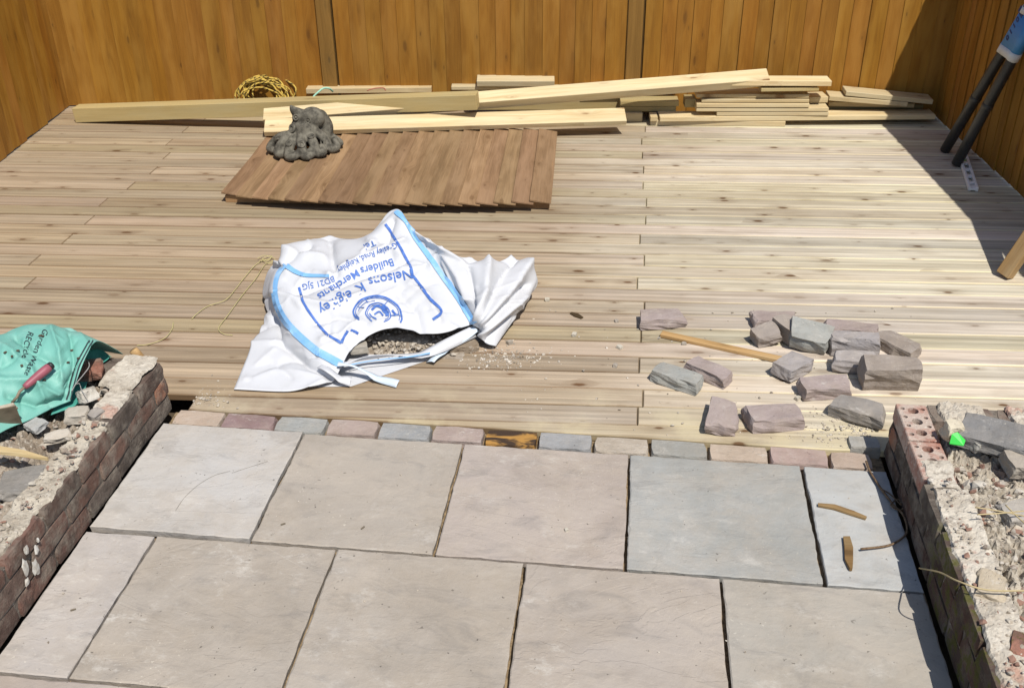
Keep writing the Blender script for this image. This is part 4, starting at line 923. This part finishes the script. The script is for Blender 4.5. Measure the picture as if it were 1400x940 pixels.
for pix, w in (([(508, 424), (514, 419), (521, 421), (527, 428)], 3.2), ([(512, 430), (519, 426), (524, 432)], 2.4), ([(523, 418), (528, 424), (529, 432)], 4), ([(505, 428), (509, 433), (515, 436)], 1.6), ([(498, 408), (503, 414)], 1.2), ([(536, 424), (541, 430)], 3), ([(534, 432), (545, 430)], 1.2), ([(490, 420), (498, 421)], .9), ([(530, 412), (526, 417)], .9)):
    ribbon_px('print_emblem', on, pix, w, M['print'], bag, 5)
print_px('print_text', on, 'Nelsons', [(563, 368), (535, 374), (503, 380)], 13.5, M['print'], bag)
print_px('print_text', on, 'K', [(496, 386), (484, 392)], 13.5, M['print'], bag)
print_px('print_text', on, 'eighley', [(479, 396), (460, 406), (434, 420)], 13.5, M['print'], bag)
print_px('print_text', on, 'Builders', [(537, 353), (515, 360), (492, 366)], 11, M['print'], bag)
print_px('print_text', on, 'Merchants', [(488, 368), (465, 383), (433, 403)], 10.5, M['print'], bag)
print_px('print_text', on, 'Gresley Road, Keighley', [(541, 331), (520, 340), (495, 349), (460, 367)], 8.5, M['print'], bag, .004)
print_px('print_text', on, 'BD21 5JG', [(456, 377), (438, 384), (413, 389)], 8, M['print'], bag, .004)
print_px('print_text', on, 'Tel', [(512, 328), (505, 331), (497, 335)], 8.5, M['print'], bag)
# free strap tails and the lower rim of the mouth, lying on the deck
def strip(name, P, w, mat, parent, n=10, twist=None, th=.0025):
    sp = spline(P, n); m = len(sp); vs, fs = [], []
    for i, p in enumerate(sp):
        t = (sp[min(i+1, m-1)]-sp[max(i-1, 0)]).normalized(); s = Vector((t.y, -t.x, 0)).normalized(); a = (twist or 0)*math.sin(i/m*5)
        s = s*math.cos(a)+Vector((0, 0, 1))*math.sin(a)
        for k in (-1, -.33, .33, 1): vs.append(p+s*w*.5*k+Vector((0, 0, .004*(abs(k) < .5)+max(0, .5*w*abs(math.sin(a))))))
    for i in range(m-1):
        for k in range(3): a = i*4+k; fs.append((a, a+1, a+5, a+4))
    o = mk(name, vs, fs, mat, parent, True); sd = o.modifiers.new('s', 'SOLIDIFY'); sd.thickness = th; return o
strip('strap_tail', [G(462, 497, .07), G(482, 502, .055), G(503, 511, .03), G(522, 520, .012), G(544, 527, .006)], .036, M['strapw'], bag, twist=.5)
strip('strap_tail', [G(650, 449, .075), G(634, 462, .05), G(612, 474, .035), G(598, 486, .02), G(588, 497, .008)], .045, M['strapw'], bag, twist=.35)
strip('mouth_rim', [G(452, 500, .055), G(478, 498, .035), G(500, 494, .03), G(530, 490, .034), G(560, 487, .03), G(590, 482, .035), G(618, 472, .04), G(648, 458, .045)], .05, M['bagw'], bag, 10, .8)
ribbonm = strip('mouth_seam', [G(478, 499, .046), G(500, 495, .043), G(530, 491, .047), G(560, 488, .042), G(588, 483, .046)], .006, M['strap'], bag, 8, .3, .001)
strip('bag_fold', [G(440, 500, .055), G(452, 510, .05), G(466, 518, .03), G(480, 524, .012)], .045, M['bagw'], bag, 10, .4)
bm = bmesh.new(); base_poly = [G(x_, y_, .0025) for x_, y_ in ((326, 530), (480, 528), (650, 470), (700, 440), (700, 405), (400, 440))]; bm.faces.new([bm.verts.new(p) for p in base_poly])
mo('bag_base', bm_mesh('bag_base', bm, M['bagw']), bag)
# debris in and around the mouth
rs = random.Random(9); pts = []
for _ in range(520):
    px, py = rs.gauss(560, 32), rs.gauss(468, 10)
    if 492 < px < 640 and 448 < py < 490: P = G(px, py, .012); pts.append((P.x, P.y, .006+rs.random()*.02, .003+.009*rs.random()**2))
scatter('grit', pts, M['grit'], "heap of grit and pebbles inside the mouth of the white builder's bag", 'grit', 3)
def moundz(x, y, c=G(560, 468, 0)): return max(.006, .045-.35*((x-c.x)**2*.25+(y-c.y)**2*2.2)**.5+.008*fr((x, y, 0), 25, 3))
c0 = G(560, 468, 0); o = heightstrip('spilt_earth', c0.x-.27, c0.y-.12, c0.x+.25, c0.y+.12, moundz, M['rubble'], None, .007, .004); tag(o, "brown earth spilt inside the mouth of the white builder's bag", 'earth', kind='stuff')
chunk('pebble', G(491, 480, .03), .075, .05, .038, 20, 0, (.36, .33, .28), 'rounded grey pebble in the corner of the bag mouth', seed=91, rough=.003)
chunk('stone_piece', G(633, 478, .002), .13, .05, .03, 22, 6, (.22, .17, .12), 'flat brown stone under the strap beside the bag mouth', seed=92)
pts = []
for _ in range(650):
    px, py = rs.gauss(680, 34), rs.gauss(487, 9)
    if px > 625: P = G(px, py, 0); pts.append((P.x, P.y, .0, .0013+.0065*rs.random()**3.5))
for _ in range(260):
    px, py = rs.uniform(700, 1260), rs.uniform(420, 640)
    P = G(px, py, 0)
    if P.y > .73: pts.append((P.x, P.y, .0, .0015+.006*rs.random()**3))
for _ in range(500):
    px, py = rs.gauss(1165, 40), rs.gauss(590, 16); P = G(px, py, 0)
    if P.y > .73 and P.x < 2.12: pts.append((P.x, P.y, .0, .0015+.006*rs.random()**3))
for _ in range(420):
    px, py = rs.gauss(265, 28), rs.gauss(545, 14); P = G(px, py, 0)
    if P.y > .74 and P.x > -.5: pts.append((P.x, P.y, .0, .0012+.006*rs.random()**3))
scatter('gravel_scatter', pts, M['grit'], 'loose grit and small stones scattered over the lower deck boards', 'gravel', 4)
pts = []
for _ in range(240):
    x_, y_ = rs.uniform(-.5, 2.08), rs.uniform(-.7, .6); pts.append((x_, y_, .001, .0008+.0035*rs.random()**4))
scatter('paving_grit', pts, M['grit'], 'tiny specks of grit on the paving slabs', 'grit', 6)
for i, (px, py, s, lab) in enumerate(((748, 411, .022, 'small pale pebble alone on the deck beyond the white bag'), (697, 470, .026, 'cream pebble in the grit at the puffed end of the white bag'), (785, 459, .024, 'grey pebble midway between the bag and the stone blocks'), (843, 440, .02, 'pale pebble beside the reddish brown stone block'), (847, 476, .024, 'dark pebble off the thick end of the slim batten'), (935, 471, .02, 'pebble lying just below the slim batten'), (1091, 546, .022, 'pebble beside the rose grey chipped block'), (841, 501, .022, 'dark grey pebble above the pale paving edge'), (775, 725, .014, 'tiny pale pebble on the pink middle slab'))):
    chunk('pebble', G(px, py, 0), s, s*.8, s*.6, i*37, 0, [(.5, .46, .38), (.33, .29, .24)][i % 2], lab, 'pebble', 110+i, .002)

# green sack
M['green'] = fabric('woven_green', (.19, .47, .395), (.33, .57, .49), transl=.15, rough=.5, bs=.3)
M['hem'] = plain('sack_ink', (.035, .045, .05), .7, .2, var=.1); M['inside'] = fabric('woven_green_inside', (.06, .30, .24), (.04, .2, .17))
sack = empty('garden_sack', (0, 0, 0)); tag(sack, 'green woven sack with handwritten lettering slumped over the rubble', 'sack')
net = [[(-70, 640, .235), (0, 592, .24), (40, 574, .24), (72, 558, .24), (97, 548, .24)],
       [(-70, 570, .32), (0, 552, .31), (45, 533, .31), (82, 522, .31), (106, 517, .305)],
       [(-70, 505, .385), (0, 492, .39), (50, 482, .39), (95, 478, .375), (119, 484, .36)],
       [(-70, 478, .39), (0, 458, .40), (40, 444, .405), (90, 450, .395), (133, 466, .365)]]
W = [[list(G(*c)) for c in r] for r in net]
W.append([[p[0], p[1]+.10, max(.24, p[2]-.09)] for p in W[-1]]); W.append([[p[0], p[1]+.05, .22] for p in W[-1]])
CR = [([(0, 470), (40, 500), (60, 545)], 6, .014), ([(20, 460), (45, 480), (80, 500)], 5, -.014), ([(0, 520), (40, 520), (80, 540)], 5, .014), ([(70, 450), (80, 480), (85, 520)], 5, .012), ([(10, 540), (50, 555), (85, 545)], 4, -.014), ([(95, 455), (100, 490), (95, 530)], 5, -.012), ([(-40, 500), (0, 500), (30, 485)], 5, -.012)]
for _ in range(34):
    x_, y_ = rc.uniform(-20, 110), rc.uniform(450, 560); a_ = rc.uniform(0, 3.1); l_ = rc.uniform(10, 36)
    CR.append(([(x_, y_), (x_+math.cos(a_)*l_, y_+math.sin(a_)*l_)], rc.uniform(1.8, 3.4), rc.choice((-1, 1))*rc.uniform(.002, .006)))
SP = cloth(W, 100, 120, 1.0, .010, 7.0, 17, 14, .30, .2, creases=CR, smooth=0)
sheet('sack_body', SP, M['green'], sack, .002); on = Onto(SP[:74], .003)
for dx in (0, 5): ribbon_px('hem_line', on, [(127-dx, 466), (118-dx, 482), (109-dx, 500), (103-dx, 520), (96-dx, 546)], 1.6, M['hem'], sack, 8)
print_px('handwriting', on, 'Garden Waste', [(60, 449), (50, 470), (42, 490), (33, 512)], 8.5, M['hem'], sack, -.004)
print_px('handwriting', on, 'RECYcle', [(39, 453), (33, 470), (30, 489)], 8.5, M['hem'], sack, -.004)
net = [[(70, 566, .215), (98, 556, .215), (112, 548, .212)], [(85, 535, .222), (112, 520, .222), (124, 512, .222)], [(105, 505, .228), (128, 496, .23), (148, 490, .235)], [(120, 478, .27), (138, 478, .262), (152, 488, .245)]]
SP2 = cloth([[list(G(*c)) for c in r] for r in net], 30, 40, 1.06, .008, 14, 23, 60, .04, .15); sheet('sack_underside', SP2, M['inside'], sack, .002)
string([(108, 498), (118, 492), (122, 500), (114, 512), (104, 524), (98, 534)], 'wire', 'thin bent wire loop hanging from the mouth of the green sack', plain('grey_wire', (.35, .34, .32), .5, .4), .0018, .31, 'wire')
string([(100, 528), (108, 524), (112, 534), (118, 540)], 'wire', 'short kinked wire in the mouth of the green sack', plain('grey_wire_b', (.35, .34, .32), .5, .4), .0015, .28, 'wire')
rs = random.Random(31)
for i in range(9):
    px, py = [(57, 460), (24, 480), (8, 482), (17, 487), (93, 496), (108, 490), (98, 480), (30, 500), (60, 520)][i]
    P = Vector(on.at(px, py)); 
    o = mo('mud_spot', stone_mesh('mud_spot', .02 if i == 0 else .011, .008, .003, 800+i, gm, .001, 2), sack, Matrix.Translation(P) @ Matrix.Rotation(rs.uniform(0, 3), 4, 'Z'))

# trowel
tr = empty('trowel', (0, 0, 0)); tag(tr, 'pink handled trowel with mortar crusted blade resting on the green sack', 'trowel')
pk = plain('pink_grip', (.30, .085, .11), .5, .4, var=.3, scale=25); dk = plain('black_cap', (.02, .02, .02), .5, .4); st = plain('trowel_steel', (.25, .20, .14), .7, .3, c2=(.14, .11, .075), scale=18, bump=.5)
a, b = Vector(on.at(71, 511))+Vector((0, 0, .03)), Vector(on.at(37, 541))+Vector((0, 0, .035)); d = (b-a).normalized(); L = (b-a).length
tube('handle', [a+d*L*s for s in (0, .05, .2, .45, .7, .9, 1.0)], [.012, .0155, .0165, .016, .0145, .012, .0105], pk, tr, 14); tube('end_cap', [a-d*.012, a-d*.008, a+d*.002], [.009, .0135, .0145], dk, tr, 14)
tube('tang', [b, b+d*.02, b+d*.035+Vector((0, 0, -.012)), b+d*.05+Vector((-.01, 0, -.025))], .005, st, tr, 8)
bc = G(2, 572, .285); bx, bz = Vector((-.86, -.5, 0)).normalized(), Vector((.18, -.30, .93)).normalized(); by = bz.cross(bx)
me = bm_mesh('blade', box_bm(.20, .105, .003, .001, (-.055, -.0525, 0)), st); mo('blade', me, tr, frame(bc, bx, by.cross(bx).cross(bx) if False else bz, bx.cross(bz)))
me = stone_mesh('mortar_crust', .20, .03, .014, 95, M['chunk'], .005, 6); mo('mortar_crust', me, tr, frame(bc+bx*.045+bz*.038, bx, bz, bx.cross(bz)), (.42, .37, .29))

# wooden handle, strips, twigs
tag(tube('tool_handle', [G(182, 478, .19), G(187, 484, .17), G(210, 512, .05), G(216, 520, .02)], [.017, .019, .018, .018], M['oldwood'], None, 12), 'rounded wooden tool handle poking up behind the broken brick wall', 'handle')
def splint(name, pix, z, w, th, lab, mat='oldwood', tone=1.0, seed=0):
    P = [G(x_, y_, z_) for (x_, y_), z_ in zip(pix, z)]; n = len(P); rs = random.Random(seed); vs, fs = [], []
    for i, p in enumerate(P):
        t = (P[min(i+1, n-1)]-P[max(i-1, 0)]).normalized(); s = Vector((t.y, -t.x, 0)).normalized(); ww = w[i]
        for k, h in ((-1, 0), (1, 0), (1, th), (-1, th)): vs.append(p+s*ww*.5*k*rs.uniform(.85, 1.1)+Vector((0, 0, h*rs.uniform(.8, 1.1))))
    for i in range(n-1):
        for k in range(4): k2 = (k+1) % 4; fs.append((i*4+k, i*4+k2, i*4+4+k2, i*4+4+k))
    fs.append((3, 2, 1, 0)); fs.append(tuple((n-1)*4+k for k in range(4)))
    o = mk(name, vs, fs, M[mat], None, False, None, (tone, tone*.95, tone*.85)); tag(o, lab, 'wood'); return o
splint('wood_strip', [(-40, 606), (0, 617), (30, 621), (66, 629)], [.245, .25, .248, .235], [.028, .028, .022, .006], .012, 'pale split wood strip lying on the rubble below the green sack', 'pine', 1.0, 1)
splint('wood_splint', [(1118, 691), (1140, 694), (1165, 702), (1184, 709)], [.003]*4, [.014, .02, .022, .014], .008, 'brown wood splinter lying crosswise on the grey cut slab', 'oldwood', .6, 2)
splint('wood_splint', [(1157, 736), (1160, 750), (1160, 767), (1163, 780)], [.003]*4, [.022, .026, .024, .008], .012, 'brown wood splinter lying lengthwise on the grey cut slab', 'oldwood', .6, 3)
splint('wood_scrap', [(780, 428), (788, 431), (796, 435)], [.003]*3, [.012, .03, .014], .004, 'dark scrap lying alone on the deck between bag and stone blocks', 'oldwood', .15, 4)
tg = plain('twig_bark', (.12, .075, .045), .9, .2, c2=(.22, .15, .09), scale=80, bump=.5); sw = plain('straw', (.50, .40, .22), .8, .2, var=.3)
string([(1184, 630), (1190, 645), (1205, 668), (1222, 690), (1234, 702), (1240, 720), (1236, 733), (1215, 745), (1177, 750)], 'twig', 'curved brown twig across the grey cut slab by the wall', tg, .004, .010, 'twig')
string([(1205, 668), (1218, 676), (1232, 690), (1228, 682), (1218, 690), (1230, 697), (1240, 690)], 'twig', 'knotted thin root beside the curved brown twig', tg, .0028, .012, 'twig')
tag(tube('straw_stem', spline([G(1257, 776, .06), G(1285, 782, .18), G(1310, 794, .255), G(1350, 806, .262), G(1405, 807, .26)], 8), .0025, sw, None, 5), 'long pale straw stem draped over the pale wall top', 'straw')
for i, (pp, lab) in enumerate((([(1333, 693), (1365, 698), (1405, 706)], 'dry grass stem lying highest across the pale rubble'), ([(1336, 703), (1370, 701), (1410, 697)], 'dry grass stem crossing under another on the pale rubble'), ([(1375, 690), (1390, 705), (1410, 722)], 'broken dry stem pointing at the moss edge of the rubble'))):
    tag(tube('dry_stem', spline([G(x_, y_, .262) for x_, y_ in pp], 6), .0022, sw, None, 5), lab, 'stem')
hm = plain('hair_root', (.17, .14, .10), .9, .1)
for pp, lab in (([(240, 697), (252, 680), (270, 663), (292, 650), (315, 643)], 'thin dark hair like root curved across the pale corner slab'), ([(317, 646), (335, 640), (366, 630)], 'second thin dark root on the pale corner slab')):
    string(pp, 'root_fibre', lab, hm, .0004, .0100, 'root')
for i, (px, py, a, lab) in enumerate(((100, 833, 30, 'small dark leaf on the narrow cut slab'), (387, 716, 35, 'dark splinter of leaf on the slab next to the pale corner slab'), (496, 721, 60, 'tiny dark seed husk on the buff slab'))):
    P = G(px, py, .003); me = stone_mesh('leaf', .016, .005, .002, 900+i, hm, .0008, 3); tag(mo('leaf', me, None, Matrix.Translation(P) @ Matrix.Rotation(R(a), 4, 'Z')), lab, 'leaf')
